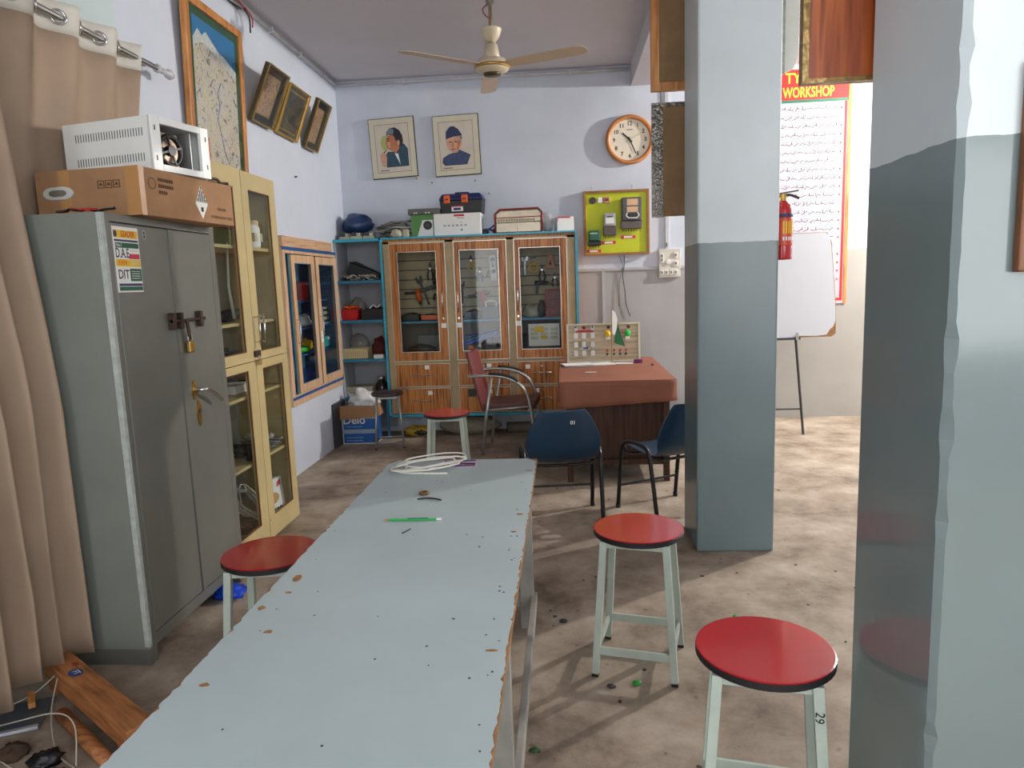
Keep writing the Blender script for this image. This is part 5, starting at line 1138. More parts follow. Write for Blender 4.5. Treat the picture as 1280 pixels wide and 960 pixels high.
o = MB().blob((0, 0, 0), (0.14, 0.09, 0.10), 0.5, 2.6, 51, 24, 16).build('white_bag', POLY, loc=(-1.97, 6.72, 0.40), smooth=True); tag(o, 'white plastic bag bulging from the blue oil carton', 'bag')
t = thing('yellow_packet', 'yellow and black packet on the floor under the wooden cabinet', 'packet', (-1.50, 6.95, 0)); MB().blob((0, 0, 0.045), (0.14, 0.07, 0.06), 0.3, 2, 61, flat=0).build('packet_body', mat('yellow_foil', (206, 170, 60), 0.35, var=0.3, scale=14), t, True); MB().blob((0.03, -0.055, 0.04), (0.07, 0.02, 0.03), 0.3, 2, 62).build('dark_print', BLACK, t, True)
SACK = mat('woven_sack', (136, 130, 112), 0.8, var=0.15, scale=30)
o = MB().blob((0, 0, 0.085), (0.32, 0.13, 0.10), 0.18, 2, 63, 26, 12, flat=0).build('sack', SACK, loc=(-0.98, 7.0, 0), smooth=True); tag(o, 'beige woven sack lying under the wooden cabinet', 'sack')
t = thing('pipe_section', 'dark pipe offcut under the right of the wooden cabinet', 'pipe', (-0.35, 7.0, 0.055)); MB().cyl((-0.25, 0, 0), (0.25, 0, 0), 0.055, n=18).build('pipe_body', mat('dull_pipe', (110, 104, 92), 0.6), t, True); MB().ring((-0.25, 0, 0), 0.05, 0.008, 'x').build('pipe_rim', DARK, t, True)
for k, (x, lab) in enumerate(((-2.15, 'dark thin board leaning in the corner beside the oil carton'),)):
    o = MB().box(-0.012, 0.012, 0, 0.34, 0, 0.42).build('leaning_board', DARK, loc=(x-0.034, 6.42, 0)); tag(o, lab, 'board')
o = MB().blob((0, 0, 0.028), (0.08, 0.07, 0.036), 0.35, 2.5, 71, 22, 12, flat=0).build('blue_bag', mat('bright_blue_polythene', (20, 70, 200), 0.25, var=0.25, scale=20, bump=0.6, bscale=25), loc=(-1.69, 3.24, 0), smooth=True); tag(o, 'bright blue crumpled bag under the steel cabinet', 'bag')
for k, (x, y, m_, lab) in enumerate(((0.235, 2.49, GREEN, 'green wrapper scrap on the floor beneath the middle red stool'), (0.14, 2.47, DARK, 'dark metal scrap on the floor beneath the middle red stool'), (0.72, 3.02, GREEN, 'green bottle cap on the floor in front of the middle pillar'), (-0.04, 2.98, DARK, 'dark twisted scrap on the floor by the bench leg'), (-0.13, 2.10, mat('dark_green', (40, 80, 40), 0.6), 'dark green leaf scrap on the floor beside the bench'))):
    o = MB().blob((0, 0, 0.006), (0.018, 0.012, 0.008), 0.5, 2, 80+k, 10, 6, flat=0).build('floor_scrap', m_, loc=(x, y, 0), smooth=True); tag(o, lab, 'scrap')
# ---------------------------------------------------------------- pictures on the left wall
ORW = ramp_mat('orange_wood', [(0.3, (150, 92, 40)), (0.5, (192, 128, 66)), (0.7, (210, 150, 88))], rough=0.4, scale=(14, 14, 1.2), nscale=3)
t = thing('framed_map', 'large framed relief map with green border on the side wall', 'map', (XL+0.005, 4.20, 2.20), (0, radians(2.0), 0))
MW, MH = 0.75, 1.03
w = MB(); f = 0.05
w.box(0, 0.035, 0, f, 0, MH); w.box(0, 0.035, MW-f, MW, 0, MH); w.box(0, 0.035, f, MW-f, 0, f); w.box(0, 0.035, f, MW-f, MH-f, MH); w.build('frame', ORW, t, bevel=0.006)
box('green_border', mat('map_green', (36, 82, 50), 0.5), t, 0.005, 0.018, f, MW-f, f, MH-f)
box('sky_print', mat('map_blue', (20, 120, 180), 0.5), t, 0.018, 0.019, f+0.05, MW-f-0.05, 0.72, MH-f-0.05)
LAND = ramp_mat('map_land', [(0.36, (112, 118, 104)), (0.43, (210, 194, 186)), (0.54, (216, 202, 196)), (0.58, (210, 196, 116)), (0.63, (206, 192, 186)), (0.68, (130, 136, 132))], rough=0.5, nscale=24, detail=9, dist=1.0)
y0, y1 = f+0.05, MW-f-0.05
ridge = [(y0, 0.80), (y0+0.06, 0.865), (y0+0.11, 0.84), (y0+0.16, 0.875), (y0+0.24, 0.835), (y0+0.32, 0.80), (y0+0.40, 0.79), (y0+0.47, 0.765), (y1, 0.74)]
MB().prism([(y0, f+0.05)] + [(y1, f+0.05)] + ridge[::-1], 0.019, 0.020, 'x').build('land_print', LAND, t)
MB().prism(ridge + [(y1, 0.69), (y0+0.35, 0.74), (y0+0.2, 0.79), (y0+0.08, 0.80), (y0, 0.75)], 0.020, 0.0206, 'x').build('snow_print', mat('map_snow', (214, 214, 214), 0.6, var=0.15, scale=40), t)
pts = [(y0+0.33, 0.62), (y0+0.28, 0.55), (y0+0.30, 0.47), (y0+0.26, 0.38), (y0+0.30, 0.30), (y0+0.33, 0.20), (y0+0.38, 0.14)]
w = MB()
for a, b in zip(pts[:-1], pts[1:]): w.prism([(a[0]-0.006, a[1]), (a[0]+0.006, a[1]), (b[0]+0.006, b[1]), (b[0]-0.006, b[1])], 0.020, 0.0206, 'x')
w.build('river_print', mat('map_river', (104, 136, 176), 0.5, var=0.4, scale=60), t)
MB().prism([(y0-0.02, f+0.03), (y0+0.14, f+0.03), (y0+0.13, 0.24), (y0, 0.26)], 0.0206, 0.021, 'x').build('legend_print', mat('map_orange', (220, 100, 50), 0.5, var=0.15, scale=30), t)
box('glazing', GLASS, t, 0.024, 0.026, f, MW-f, f, MH-f)

GOLD = mat('gold_frame', (186, 148, 78), 0.3, 0.7, var=0.15, scale=20)
DGOLD = mat('dark_gold_frame', (92, 82, 58), 0.35, 0.4, var=0.2, scale=20)
CALI = ramp_mat('calligraphy_print', [(0.35, (110, 84, 66)), (0.5, (188, 152, 128)), (0.62, (150, 116, 80)), (0.75, (90, 66, 54))], rough=0.35, nscale=20, detail=4, dist=1.5)
DARKP = ramp_mat('dark_picture_print', [(0.35, (40, 34, 30)), (0.55, (74, 66, 54)), (0.7, (110, 98, 74))], rough=0.35, nscale=9, detail=4, dist=1.0)
def wall_frame(label, y0, wd, ht, tilt, deep, art, rz=0.0):
    t = thing('picture_frame', label, 'picture', (XL+0.004, y0, 2.705), (rz, radians(tilt), 0), 'tilted gold frames')
    d = 0.034 if deep else 0.022; f = 0.018
    w = MB(); w.box(0, d, 0, f, 0, ht); w.box(0, d, wd-f, wd, 0, ht); w.box(0, d, f, wd-f, 0, f); w.box(0, d, f, wd-f, ht-f, ht); w.build('frame', DGOLD if deep else GOLD, t, bevel=0.004)
    w = MB(); e = 0.008
    w.box(d, d+0.006, 0, e, 0, ht); w.box(d, d+0.006, wd-e, wd, 0, ht); w.box(d, d+0.006, e, wd-e, 0, e); w.box(d, d+0.006, e, wd-e, ht-e, ht); w.build('gold_edge', GOLD, t)
    box('backing', BLACK if deep else DGOLD, t, 0.002, 0.01, f, wd-f, f, ht-f)
    m_ = 0.055 if deep else 0.035
    box('print', art, t, 0.01, 0.012, f+m_, wd-f-m_, f+m_, ht-f-m_)
    box('print_edge', GOLD, t, 0.0095, 0.0112, f+m_-0.01, wd-f-m_+0.01, f+m_-0.01, ht-f-m_+0.01)
    box('glazing', GLASS, t, d-0.006, d-0.004, f, wd-f, f, ht-f)
    box('side_board', GOLD, t, -0.002, 0.0, 0, wd, 0, ht)
    return t
wall_frame('nearest of three tilted frames, deep dark box with calligraphy panel', 5.085, 0.36, 0.41, 24, True, CALI)
wall_frame('middle of three tilted frames, flat gold frame with dark picture', 5.55, 0.42, 0.39, 22, False, DARKP)
wall_frame('farthest of three tilted frames, narrow deep box near the corner', 6.13, 0.31, 0.42, 22, True, CALI)
for x, y, z, lab in ((XL, 5.93, 2.42, 'lone dark nail in the side wall below the frames'),):
    o = MB().cyl((0, 0, 0), (0.02, 0, 0.003), 0.007, n=8).build('nail', DARK, loc=(x, y, z)); tag(o, lab, 'nail')

# ---------------------------------------------------------------- end wall: portraits, clock, boards
MATB = mat('portrait_mount', (206, 200, 178), 0.5, var=0.03)
PBG = mat('portrait_ground', (204, 194, 178), 0.5, var=0.05); SKIN1 = mat('print_skin', (188, 120, 84), 0.6, var=0.12, scale=20); SKIN2 = mat('print_skin_light', (206, 156, 130), 0.6, var=0.15, scale=20)
COAT = mat('print_teal_coat', (44, 76, 92), 0.6, var=0.2, scale=14); NAVC = mat('print_navy_coat', (54, 70, 104), 0.6, var=0.2, scale=14); HAIR = mat('print_hair', (34, 34, 44), 0.6, var=0.3, scale=16); GHAIR = mat('print_grey_hair', (110, 122, 140), 0.6, var=0.2)
def portrait(label, x, z, rot):
    t = thing('portrait', label, 'picture', (x, YB-0.004, z), rot)
    box('frame', mat('portrait_black_edge', (60, 56, 50), 0.5), t, 0, 0.455, -0.018, 0, 0, 0.575); box('mount', MATB, t, 0.006, 0.447, -0.022, -0.018, 0.008, 0.568)
    w = MB(); x0, x1, z0, z1, e = 0.055, 0.395, 0.055, 0.515, 0.004
    w.box(x0, x1, -0.0226, -0.022, z0, z0+e); w.box(x0, x1, -0.0226, -0.022, z1-e, z1); w.box(x0, x0+e, -0.0226, -0.022, z0, z1); w.box(x1-e, x1, -0.0226, -0.022, z0, z1); w.build('rule_line', mat('rule_brown', (120, 104, 84), 0.6), t)
    box('ground', PBG, t, x0+e, x1-e, -0.0224, -0.022, z0+e, z1-e)
    w = MB()
    for k in range(7): w.box(x0+0.03+0.013*k, x0+0.04+0.013*k, -0.0232, -0.0224, 0.072, 0.08)
    w.build('caption', INK, t, kind='stuff')
    return t
def flat(t, nm, m_, pts, lay): MB().prism(pts, -0.0224-0.0005*lay, -0.0224-0.0005*(lay-1), 'y').build(nm, m_, t)
def ell(cx, cz, a, b, n=16, r=0.0): return [(cx+a*cos(q)*cos(r)-b*sin(q)*sin(r), cz+a*cos(q)*sin(r)+b*sin(q)*cos(r)) for q in [i*2*pi/n for i in range(n)]]
t = portrait('left portrait, man in profile with teal coat, hung crooked', -1.865, 2.55, (0, radians(-2.2), 0))
flat(t, 'green_tint', mat('print_green_tint', (170, 180, 110), 0.7, var=0.15), ell(0.15, 0.34, 0.04, 0.07), 1)
flat(t, 'coat', COAT, [(0.15, 0.105), (0.375, 0.105), (0.375, 0.27), (0.34, 0.32), (0.30, 0.33), (0.24, 0.25), (0.175, 0.255), (0.155, 0.23)], 1)
flat(t, 'collar', PAPER, [(0.24, 0.235), (0.275, 0.23), (0.29, 0.12), (0.265, 0.18)], 2)
flat(t, 'head', SKIN1, [(0.175, 0.40), (0.165, 0.36), (0.155, 0.335), (0.17, 0.325), (0.168, 0.30), (0.18, 0.275), (0.22, 0.26), (0.25, 0.235), (0.285, 0.27), (0.30, 0.34), (0.29, 0.40), (0.24, 0.44)], 3)
flat(t, 'hair', HAIR, [(0.17, 0.405), (0.175, 0.44), (0.21, 0.475), (0.26, 0.48), (0.305, 0.45), (0.33, 0.40), (0.335, 0.34), (0.315, 0.30), (0.30, 0.30), (0.30, 0.345), (0.265, 0.35), (0.245, 0.40), (0.20, 0.42)], 4)
flat(t, 'hair_highlight', GHAIR, [(0.17, 0.41), (0.18, 0.45), (0.22, 0.475), (0.25, 0.46), (0.24, 0.41), (0.20, 0.425)], 5)
flat(t, 'ear', SKIN2, ell(0.288, 0.335, 0.012, 0.024, 10), 5); flat(t, 'eye', HAIR, ell(0.185, 0.358, 0.014, 0.005, 8), 4); flat(t, 'brow', HAIR, [(0.17, 0.378), (0.205, 0.382), (0.205, 0.375), (0.17, 0.37)], 4); flat(t, 'mouth', mat('print_lip', (150, 70, 66), 0.6), [(0.167, 0.302), (0.195, 0.304), (0.167, 0.296)], 4); flat(t, 'cheek_light', SKIN2, [(0.175, 0.345), (0.21, 0.34), (0.20, 0.29), (0.182, 0.285)], 4)
flat(t, 'hand', SKIN2, [(0.09, 0.22), (0.12, 0.25), (0.15, 0.24), (0.16, 0.20), (0.15, 0.12), (0.12, 0.11), (0.10, 0.17)], 3)
flat(t, 'pipe', HAIR, [(0.13, 0.25), (0.165, 0.275), (0.165, 0.268), (0.135, 0.24)], 4)
MB().cyl((0.44, -0.01, -0.005), (0.44, -0.01, -0.03), 0.012, n=10).build('hanging_clip', OLIVE, t)
t = portrait('right portrait, man in dark blue cap and coat, on the end wall', -1.235, 2.548, (0, radians(-1.5), 0))
flat(t, 'coat', NAVC, [(0.075, 0.13), (0.10, 0.10), (0.32, 0.10), (0.36, 0.19), (0.29, 0.225), (0.255, 0.245), (0.19, 0.22), (0.14, 0.205), (0.085, 0.175)], 1)
flat(t, 'head', SKIN2, [(0.135, 0.36), (0.13, 0.31), (0.15, 0.255), (0.19, 0.215), (0.23, 0.22), (0.265, 0.27), (0.285, 0.30), (0.275, 0.37), (0.20, 0.39)], 2)
flat(t, 'cap', mat('print_navy_cap', (40, 56, 90), 0.6, var=0.2, scale=14), [(0.125, 0.35), (0.13, 0.42), (0.17, 0.465), (0.205, 0.47), (0.25, 0.44), (0.285, 0.385), (0.28, 0.375), (0.20, 0.37)], 3)
flat(t, 'hair', GHAIR, [(0.262, 0.37), (0.285, 0.375), (0.285, 0.34), (0.268, 0.34)], 3)
for cx in (0.165, 0.22): flat(t, 'eye', HAIR, ell(cx, 0.322, 0.014, 0.005, 8), 3)
flat(t, 'nose', SKIN1, [(0.185, 0.325), (0.195, 0.325), (0.202, 0.275), (0.178, 0.275)], 3); flat(t, 'mouth', mat('print_lip', (150, 70, 66), 0.6), ell(0.19, 0.252, 0.024, 0.005, 8), 3); flat(t, 'cheek_shade', SKIN1, [(0.235, 0.33), (0.27, 0.33), (0.255, 0.26), (0.225, 0.235)], 3)

t = thing('wall_clock', 'round wooden wall clock with cream face showing ten twenty-six', 'clock', (0.662, YB, 2.812))
MB().lathe([(0.20, -0.001), (0.225, -0.012), (0.232, -0.035), (0.218, -0.055), (0.196, -0.05), (0.192, -0.03), (0.19, -0.02)], 48, axis='y').build('rim', mat('clock_wood', (196, 128, 72), 0.35, var=0.08), t, True)
MB().cyl((0, -0.004, 0), (0, -0.024, 0), 0.192, n=48).build('face', mat('clock_face', (232, 224, 204), 0.5, var=0.01), t)
for k in range(1, 13):
    a = radians(90-30*k); text(str(k), 0.052, INK, t, (0.15*cos(a), -0.0245, 0.15*sin(a)), FY, name='numeral', bold=0.0012)
def hand(nm, ang, L, wd, y, m_, tail=0.03):
    a = radians(90-ang); d = Vector((cos(a), 0, sin(a))); MB().bar(Vector((0, y, 0))-d*tail, Vector((0, y, 0))+d*L, 0.002, wd, (-sin(a), 0, cos(a))).build(nm, m_, t)
hand('hour_hand', 313, 0.095, 0.013, -0.028, INK); hand('minute_hand', 156, 0.14, 0.010, -0.031, INK); hand('second_hand', 62, 0.12, 0.003, -0.034, GCAB, 0.05)
MB().cyl((0, -0.026, 0), (0, -0.037, 0), 0.009, n=12).build('hub', INK, t); box('maker_mark', GCAB, t, -0.03, 0.03, -0.0246, -0.024, 0.09, 0.098)

t = thing('meter_board', 'lime-yellow display board with three electricity meters', 'board', (0.205, YB-0.03, 1.725), (radians(0), 0, 0))
LIME = mat('lime_board', (196, 206, 24), 0.5, var=0.03)
box('panel', LIME, t, 0.02, 0.615, -0.005, 0.025, 0.02, 0.60)
w = MB(); f = 0.022; A, B = 0.635, 0.62; w.box(0, f, -0.025, 0.025, 0, B); w.box(A-f, A, -0.025, 0.025, 0, B); w.box(f, A-f, -0.025, 0.025, 0, f); w.box(f, A-f, -0.025, 0.025, B-f, B); w.build('frame', mat('board_frame_wood', (150, 100, 52), 0.45, var=0.15), t)
# meters: thing > meter > pieces
def meter(x0, x1, z0, z1, m1, m2, split, pins):
    b = MB().box(x0, x1, -0.085, -0.005, z0+split, z1).build('meter', m1, t, bevel=0.012)
    MB().box(x0-0.008, x1+0.008, -0.07, -0.005, z0, z0+split).build('terminal_cover', m2, b, bevel=0.006)
    for k in range(pins):
        x = x0+(x1-x0)*(k+0.5)/pins; MB().tube([(x, -0.03, z0), (x, -0.03, z0-0.025)], 0.0035, 6).build('terminal_wire', BLACK, b)
    return b
b = meter(0.365, 0.555, 0.245, 0.54, mat('meter_grey', (74, 76, 82), 0.3), mat('terminal_grey', (96, 88, 84), 0.5), 0.075, 7)
box('nameplate', mat('nameplate_tan', (214, 178, 140), 0.5), b, 0.415, 0.52, -0.0862, -0.085, 0.40, 0.525); box('register_window', DARK, b, 0.415, 0.52, -0.087, -0.0862, 0.452, 0.462)
MB().tube([(0.42, -0.088, 0.395), (0.405, -0.088, 0.37), (0.43, -0.088, 0.345), (0.505, -0.088, 0.345), (0.53, -0.088, 0.37), (0.515, -0.088, 0.395)], 0.006, 6).build('dial_frame', PAPER, b); box('dial', BLACK, b, 0.42, 0.515, -0.087, -0.085, 0.35, 0.39)
b = meter(0.195, 0.305, 0.19, 0.40, mat('meter_silver', (156, 160, 164), 0.35), mat('terminal_brown', (92, 84, 78), 0.5), 0.085, 4); box('register_window', DARK, b, 0.225, 0.275, -0.087, -0.085, 0.36, 0.37); box('nameplate', PAPER, b, 0.21, 0.29, -0.0865, -0.085, 0.30, 0.355)
b = meter(0.045, 0.155, 0.095, 0.24, mat('meter_green', (24, 92, 70), 0.4), BLACK, 0.045, 4); box('display', mat('lcd_grey', (150, 180, 150), 0.4), b, 0.055, 0.13, -0.0865, -0.085, 0.205, 0.22)
for x0, z0, wd in ((0.025, 0.03, 0.14), (0.17, 0.108, 0.14), (0.36, 0.155, 0.14)):
    r_ = box('red_label', PRD, t, x0, x0+wd, -0.0075, -0.005, z0, z0+0.03); box('label_print', PAPER, r_, x0+0.03, x0+wd-0.03, -0.0085, -0.0075, z0+0.006, z0+0.024)
MB().cyl((0.09, -0.005, 0.53), (0.09, -0.03, 0.53), 0.032, n=20).build('lamp_holder', mat('holder_brown', (60, 44, 50), 0.4), t); MB().box(0.14, 0.185, -0.025, -0.005, 0.505, 0.555).build('switch', PAPER, t, bevel=0.004); k_ = MB().box(0.195, 0.255, -0.025, -0.005, 0.50, 0.56).build('socket', mat('socket_tan', (190, 150, 120), 0.5), t, bevel=0.004); box('fuse', mat('fuse_red', (140, 24, 60), 0.4), k_, 0.21, 0.245, -0.032, -0.025, 0.52, 0.545)
for x in (0.08, 0.47): MB().tube(smooth_pts([(x, 0, 0.62), (x+0.005, 0.015, 0.65), (x, 0.025, 0.67)], 4), 0.003, 6).build('hanging_wire', STEELM, t)
t = thing('dangling_wire', 'thin dark wire hanging from the lime board down the dado', 'wire', (0.55, YB-0.012, 1.72))
MB().tube(smooth_pts([(0.05, 0, 0.0), (0.045, -0.004, -0.1), (0.03, -0.004, -0.2), (0.05, -0.004, -0.35), (0.06, -0.004, -0.48), (0.10, -0.004, -0.60)], 5), 0.004, 6).build('strand', DARK, t, True); MB().tube(smooth_pts([(0.0, 0, 0.0), (0.02, -0.004, -0.06), (0.03, -0.004, -0.12), (0.0, -0.004, -0.25), (-0.01, -0.004, -0.5)], 5), 0.003, 6).build('strand', GCAB, t, True)
t = thing('switch_board', 'white electrical switch panel on the end wall by the pillar', 'switchboard', (0.93, YB, 1.49))
MB().box(0, 0.21, -0.035, 0, 0, 0.275).build('panel', mat('switch_panel', (210, 206, 192), 0.45, var=0.05), t, bevel=0.004)
for xx, zz in ((0.03, 0.21), (0.03, 0.17), (0.165, 0.215), (0.165, 0.135), (0.03, 0.05), (0.075, 0.05), (0.12, 0.05), (0.165, 0.05)): 
    s_ = MB().box(xx-0.018, xx+0.018, -0.046, -0.035, zz-0.024, zz+0.024).build('switch', PAPER, t, bevel=0.002); box('rocker', GCAB, s_, xx-0.008, xx+0.008, -0.050, -0.046, zz-0.012, zz+0.012)
MB().cyl((0.095, -0.035, 0.15), (0.095, -0.05, 0.15), 0.024, n=18).build('fan_knob', PAPER, t)
t = thing('wall_duct', 'pale cable duct rising from the white switch panel', 'duct', (1.01, YB, 1.765)); MB().box(-0.012, 0.02, -0.02, 0, 0, 1.7).build('duct', PIPE, t); MB().cyl((0.0, -0.022, 0.02), (0.0, -0.022, 0.06), 0.005).build('wire_end', DARK, t)
for k, (x, z) in enumerate(((-1.28, 2.50), (-0.85, 2.50), (-0.72, 2.37))):
    o = MB().cyl((0, 0, 0), (0, -0.015, 0.002), 0.006, n=8).build('nail', DARK, loc=(x, YB, z)); tag(o, ['small nail under the left side of the capped portrait', 'small nail under the right side of the capped portrait', 'small nail in the end wall above the toolbox'][k], 'nail')

# ---------------------------------------------------------------- boards hung behind the pillars
HARD = mat('hardboard', (142, 114, 78), 0.75, var=0.12, scale=9); FILM = mat('wrinkled_film', (96, 86, 70), 0.12, var=0.35, scale=26, bump=0.9, bscale=34, spec=0.9)
t = thing('hanging_board', 'back of a large wood-framed board above, behind the middle pillar', 'board', (0.511, 4.215, 2.525))
box('hardboard', HARD, t, 0.035, 0.44, 0.012, 0.020, 0.035, 0.75); w = MB(); w.box(0, 0.045, 0, 0.035, 0, 0.79); w.box(0.045, 0.44, 0, 0.035, 0, 0.045); w.box(0.44, 0.48, 0, 0.035, 0, 0.79); w.box(0.045, 0.44, 0, 0.035, 0.745, 0.79); w.build('frame', ORW, t)
t = thing('hanging_board', 'plain brown hardboard hanging below the framed one beside the pillar', 'board', (0.515, 4.225, 1.84))
box('hardboard', HARD, t, 0.0, 0.44, 0, 0.012, 0, 0.62); MB().box(-0.003, 0.06, -0.004, 0.016, -0.004, 0.624).build('tape_edge', FILM, t); MB().box(0.06, 0.44, -0.002, 0.014, 0.60, 0.624).build('tape_edge', FILM, t)
for x in (0.05, 0.30): MB().tube([(x, 0.006, 0.62), (x, 0.006, 0.69)], 0.003, 6).build('hanging_wire', STEELM, t)
t = thing('hanging_board', 'white board wrapped in clear film at the right of the middle pillar', 'board', (1.0, 4.27, 2.60))
MB().prism([(0.0, 0.0), (0.2, -0.03), (0.30, 0.02), (0.322, 0.08), (0.33, 0.75), (0.0, 0.75)], 0, 0.02, 'y').build('board_body', mat('film_white', (198, 200, 192), 0.3, var=0.05), t); MB().box(0.17, 0.25, -0.004, 0, -0.01, 0.75).build('film_edge', mat('film_grey', (150, 154, 146), 0.15, var=0.2, scale=18, bump=0.6), t)
REDW = ramp_mat('red_brown_veneer', [(0.30, (100, 40, 14)), (0.45, (152, 70, 28)), (0.58, (180, 94, 40)), (0.72, (124, 52, 20))], rough=0.35, scale=(13, 13, 0.7), nscale=3, coat=0.15)
t = thing('hanging_board', 'red-brown veneer board with gilt edge, hung at the near pillar', 'board', (0.553, 1.752, 1.925))
box('veneer', REDW, t, 0.014, 0.46, 0.006, 0.02, 0.010, 0.62); w = MB(); w.box(0, 0.014, 0, 0.026, 0, 0.64); w.box(0.014, 0.46, 0, 0.026, 0, 0.010); w.box(0.46, 0.48, 0, 0.026, 0, 0.64); w.box(0.014, 0.46, 0, 0.026, 0.62, 0.64); w.build('gilt_edge', mat('gilt', (150, 122, 72), 0.25, 0.5, var=0.25, scale=24, bump=0.4, bscale=30), t)
MB().cyl((0.12, 0.006, 0.19), (0.12, 0.002, 0.19), 0.004, n=10).build('screw_head', PAPER, t)
t = thing('picture_frame', 'brown wooden frame edge on the face of the near pillar', 'picture', (0.80, 1.335, 1.486))
w = MB(); f = 0.03; A, B = 0.28, 0.36; w.box(0, f, 0, 0.02, 0, B); w.box(A-f, A, 0, 0.02, 0, B); w.box(f, A-f, 0, 0.02, 0, f); w.box(f, A-f, 0, 0.02, B-f, B); w.build('frame', mat('walnut_frame', (128, 78, 40), 0.4, var=0.15, scale=14), t, bevel=0.004); box('print', PAPER, t, f, A-f, 0.006, 0.012, f, B-f)

# ---------------------------------------------------------------- right bay: poster, easel, extinguisher
t = thing('safety_poster', 'tall white poster of rules with red heading and border', 'poster', (1.75, YR-0.012, 1.17))
PWd, PHt = 1.06, 2.28
box('wood_strip', ORW, t, PWd, PWd+0.03, -0.004, 0.012, 0, PHt); box('wood_strip', ORW, t, -0.03, 0, -0.004, 0.012, 0, PHt)
box('sheet', mat('poster_white', (182, 176, 184), 0.35, var=0.03), t, 0, PWd, 0, 0.01, 0, PHt)
PR = mat('poster_red', (206, 44, 40), 0.4, var=0.04)
box('red_heading', PR, t, 0, PWd, -0.001, 0, 1.995, PHt); box('green_rule', mat('poster_green', (40, 110, 86), 0.4), t, 0, PWd, -0.0012, 0, 1.968, 1.995)
w = MB(); w.box(PWd-0.035, PWd-0.01, -0.001, 0, 0.03, 1.968); w.box(0.01, 0.035, -0.001, 0, 0.03, 1.968); w.box(0.035, PWd-0.035, -0.001, 0, 0.03, 0.055); w.build('red_border', PR, t)
PYL = mat('poster_yellow', (244, 206, 60), 0.4, var=0)
text('& WORKSHOP', 0.135, PYL, t, (0.355, -0.0015, 2.06), FY, 0.64, align='LEFT', bold=0.003); text('TY', 0.135, PYL, t, (0.455, -0.0015, 2.195), FY, 0.9, align='LEFT', bold=0.003)
rnd = random.Random(17); z = 1.905; k = 0
PB = mat('poster_bullet', (200, 60, 60), 0.5, var=0); PI = mat('poster_ink', (48, 44, 58), 0.6, var=0)
while z > 0.10:
    full = k % 3 != 1; w = MB(); scribble(0.08 + (0 if full else rnd.uniform(0.1, 0.45)), 0.95, z, 0.055, -0.0002, rnd, w); w.build('text_line', PI, t, kind='stuff')
    if k % 5 != 1: MB().cyl((0.995, 0, z), (0.995, -0.001, z), 0.010, n=8).build('bullet', PB, t)
    z -= 0.083; k += 1
t = thing('easel', 'black metal easel stand holding the white board', 'easel', (1.95, 6.72, 0))
MB().tube([(0.16, 0.0, 0.93), (0.235, -0.05, 0.0)], 0.012, 8).build('leg', DARK, t); MB().tube([(-0.22, 0.0, 0.93), (-0.295, -0.05, 0.0)], 0.012, 8).build('leg', DARK, t); MB().tube([(0, 0.05, 1.7), (0, 0.45, 0.0)], 0.012, 8).build('rear_leg', DARK, t)
MB().tube([(0.16, 0.0, 0.93), (0.02, 0.04, 1.75)], 0.010, 8).build('upright', DARK, t); MB().tube([(-0.22, 0.0, 0.93), (-0.02, 0.04, 1.75)], 0.010, 8).build('upright', DARK, t)
MB().tube([(-0.28, -0.037, 0.24), (0.215, -0.037, 0.24)], 0.008, 8).build('cross_bar', DARK, t); MB().box(-0.27, 0.19, -0.055, 0.012, 0.885, 0.905).build('ledge', DARK, t)
for x in (-0.22, 0.16): MB().box(x-0.012, x+0.012, -0.06, -0.05, 0.885, 0.95).build('ledge_clip', STEELM, t)
t = thing('white_board', 'white writing board with a broken lower corner on the easel', 'board', (1.42, 6.675, 0.906), (radians(-2.5), 0, 0))
outl = [(0, 0.0), (0.66, 0.0), (0.70, 0.015), (0.86, 0.008), (0.955, 0.02), (0.985, 0.07), (1.01, 0.09), (1.03, 0.14), (1.03, 0.25), (0.985, 0.83), (0.97, 0.90), (0.94, 0.935), (0, 0.935)]
MB().prism(outl, 0, 0.003, 'y').build('face_sheet', mat('board_white', (202, 205, 211), 0.25, var=0.01), t); MB().prism([(0, 0.0), (1.0, 0.0), (1.035, 0.03), (1.035, 0.25), (0.99, 0.85), (0.95, 0.94), (0, 0.94)], 0.003, 0.016, 'y').build('backing', CHIP, t)
t = thing('fire_extinguisher', 'red fire extinguisher hung on the side of the middle pillar', 'extinguisher', (1.165, 3.96, 1.565))
REX = mat('extinguisher_red', (176, 20, 28), 0.22, var=0.03, coat=0.4)
MB().lathe([(0.001, 0), (0.048, 0.002), (0.05, 0.012), (0.05, 0.255), (0.044, 0.285), (0.022, 0.302), (0.016, 0.31)], 32).build('cylinder', REX, t, True)
MB().lathe([(0.0505, 0.075), (0.0508, 0.08), (0.0508, 0.215), (0.0505, 0.22)], 32).build('label_sleeve', mat('extinguisher_label', (196, 62, 34), 0.35), t, True)
MB().lathe([(0.0512, 0.222), (0.0514, 0.226), (0.0514, 0.236), (0.0512, 0.24)], 32).build('blue_band', PNV, t, True)
for z0, z1, m_ in ((0.135, 0.20, YEL), (0.10, 0.12, PAPER)):
    w = MB()
    for k in range(5):
        a = radians(-100+16*k); p = Vector((0.0512*cos(a), 0.0512*sin(a), 0)); q = Vector((-sin(a), cos(a), 0))*0.004
        w.hexa([p-q+Vector((0, 0, z0)), p+q+Vector((0, 0, z0)), p*1.01+q+Vector((0, 0, z0)), p*1.01-q+Vector((0, 0, z0))], [p-q+Vector((0, 0, z1)), p+q+Vector((0, 0, z1)), p*1.01+q+Vector((0, 0, z1)), p*1.01-q+Vector((0, 0, z1))])
    w.build('label_print', m_, t, kind='stuff')
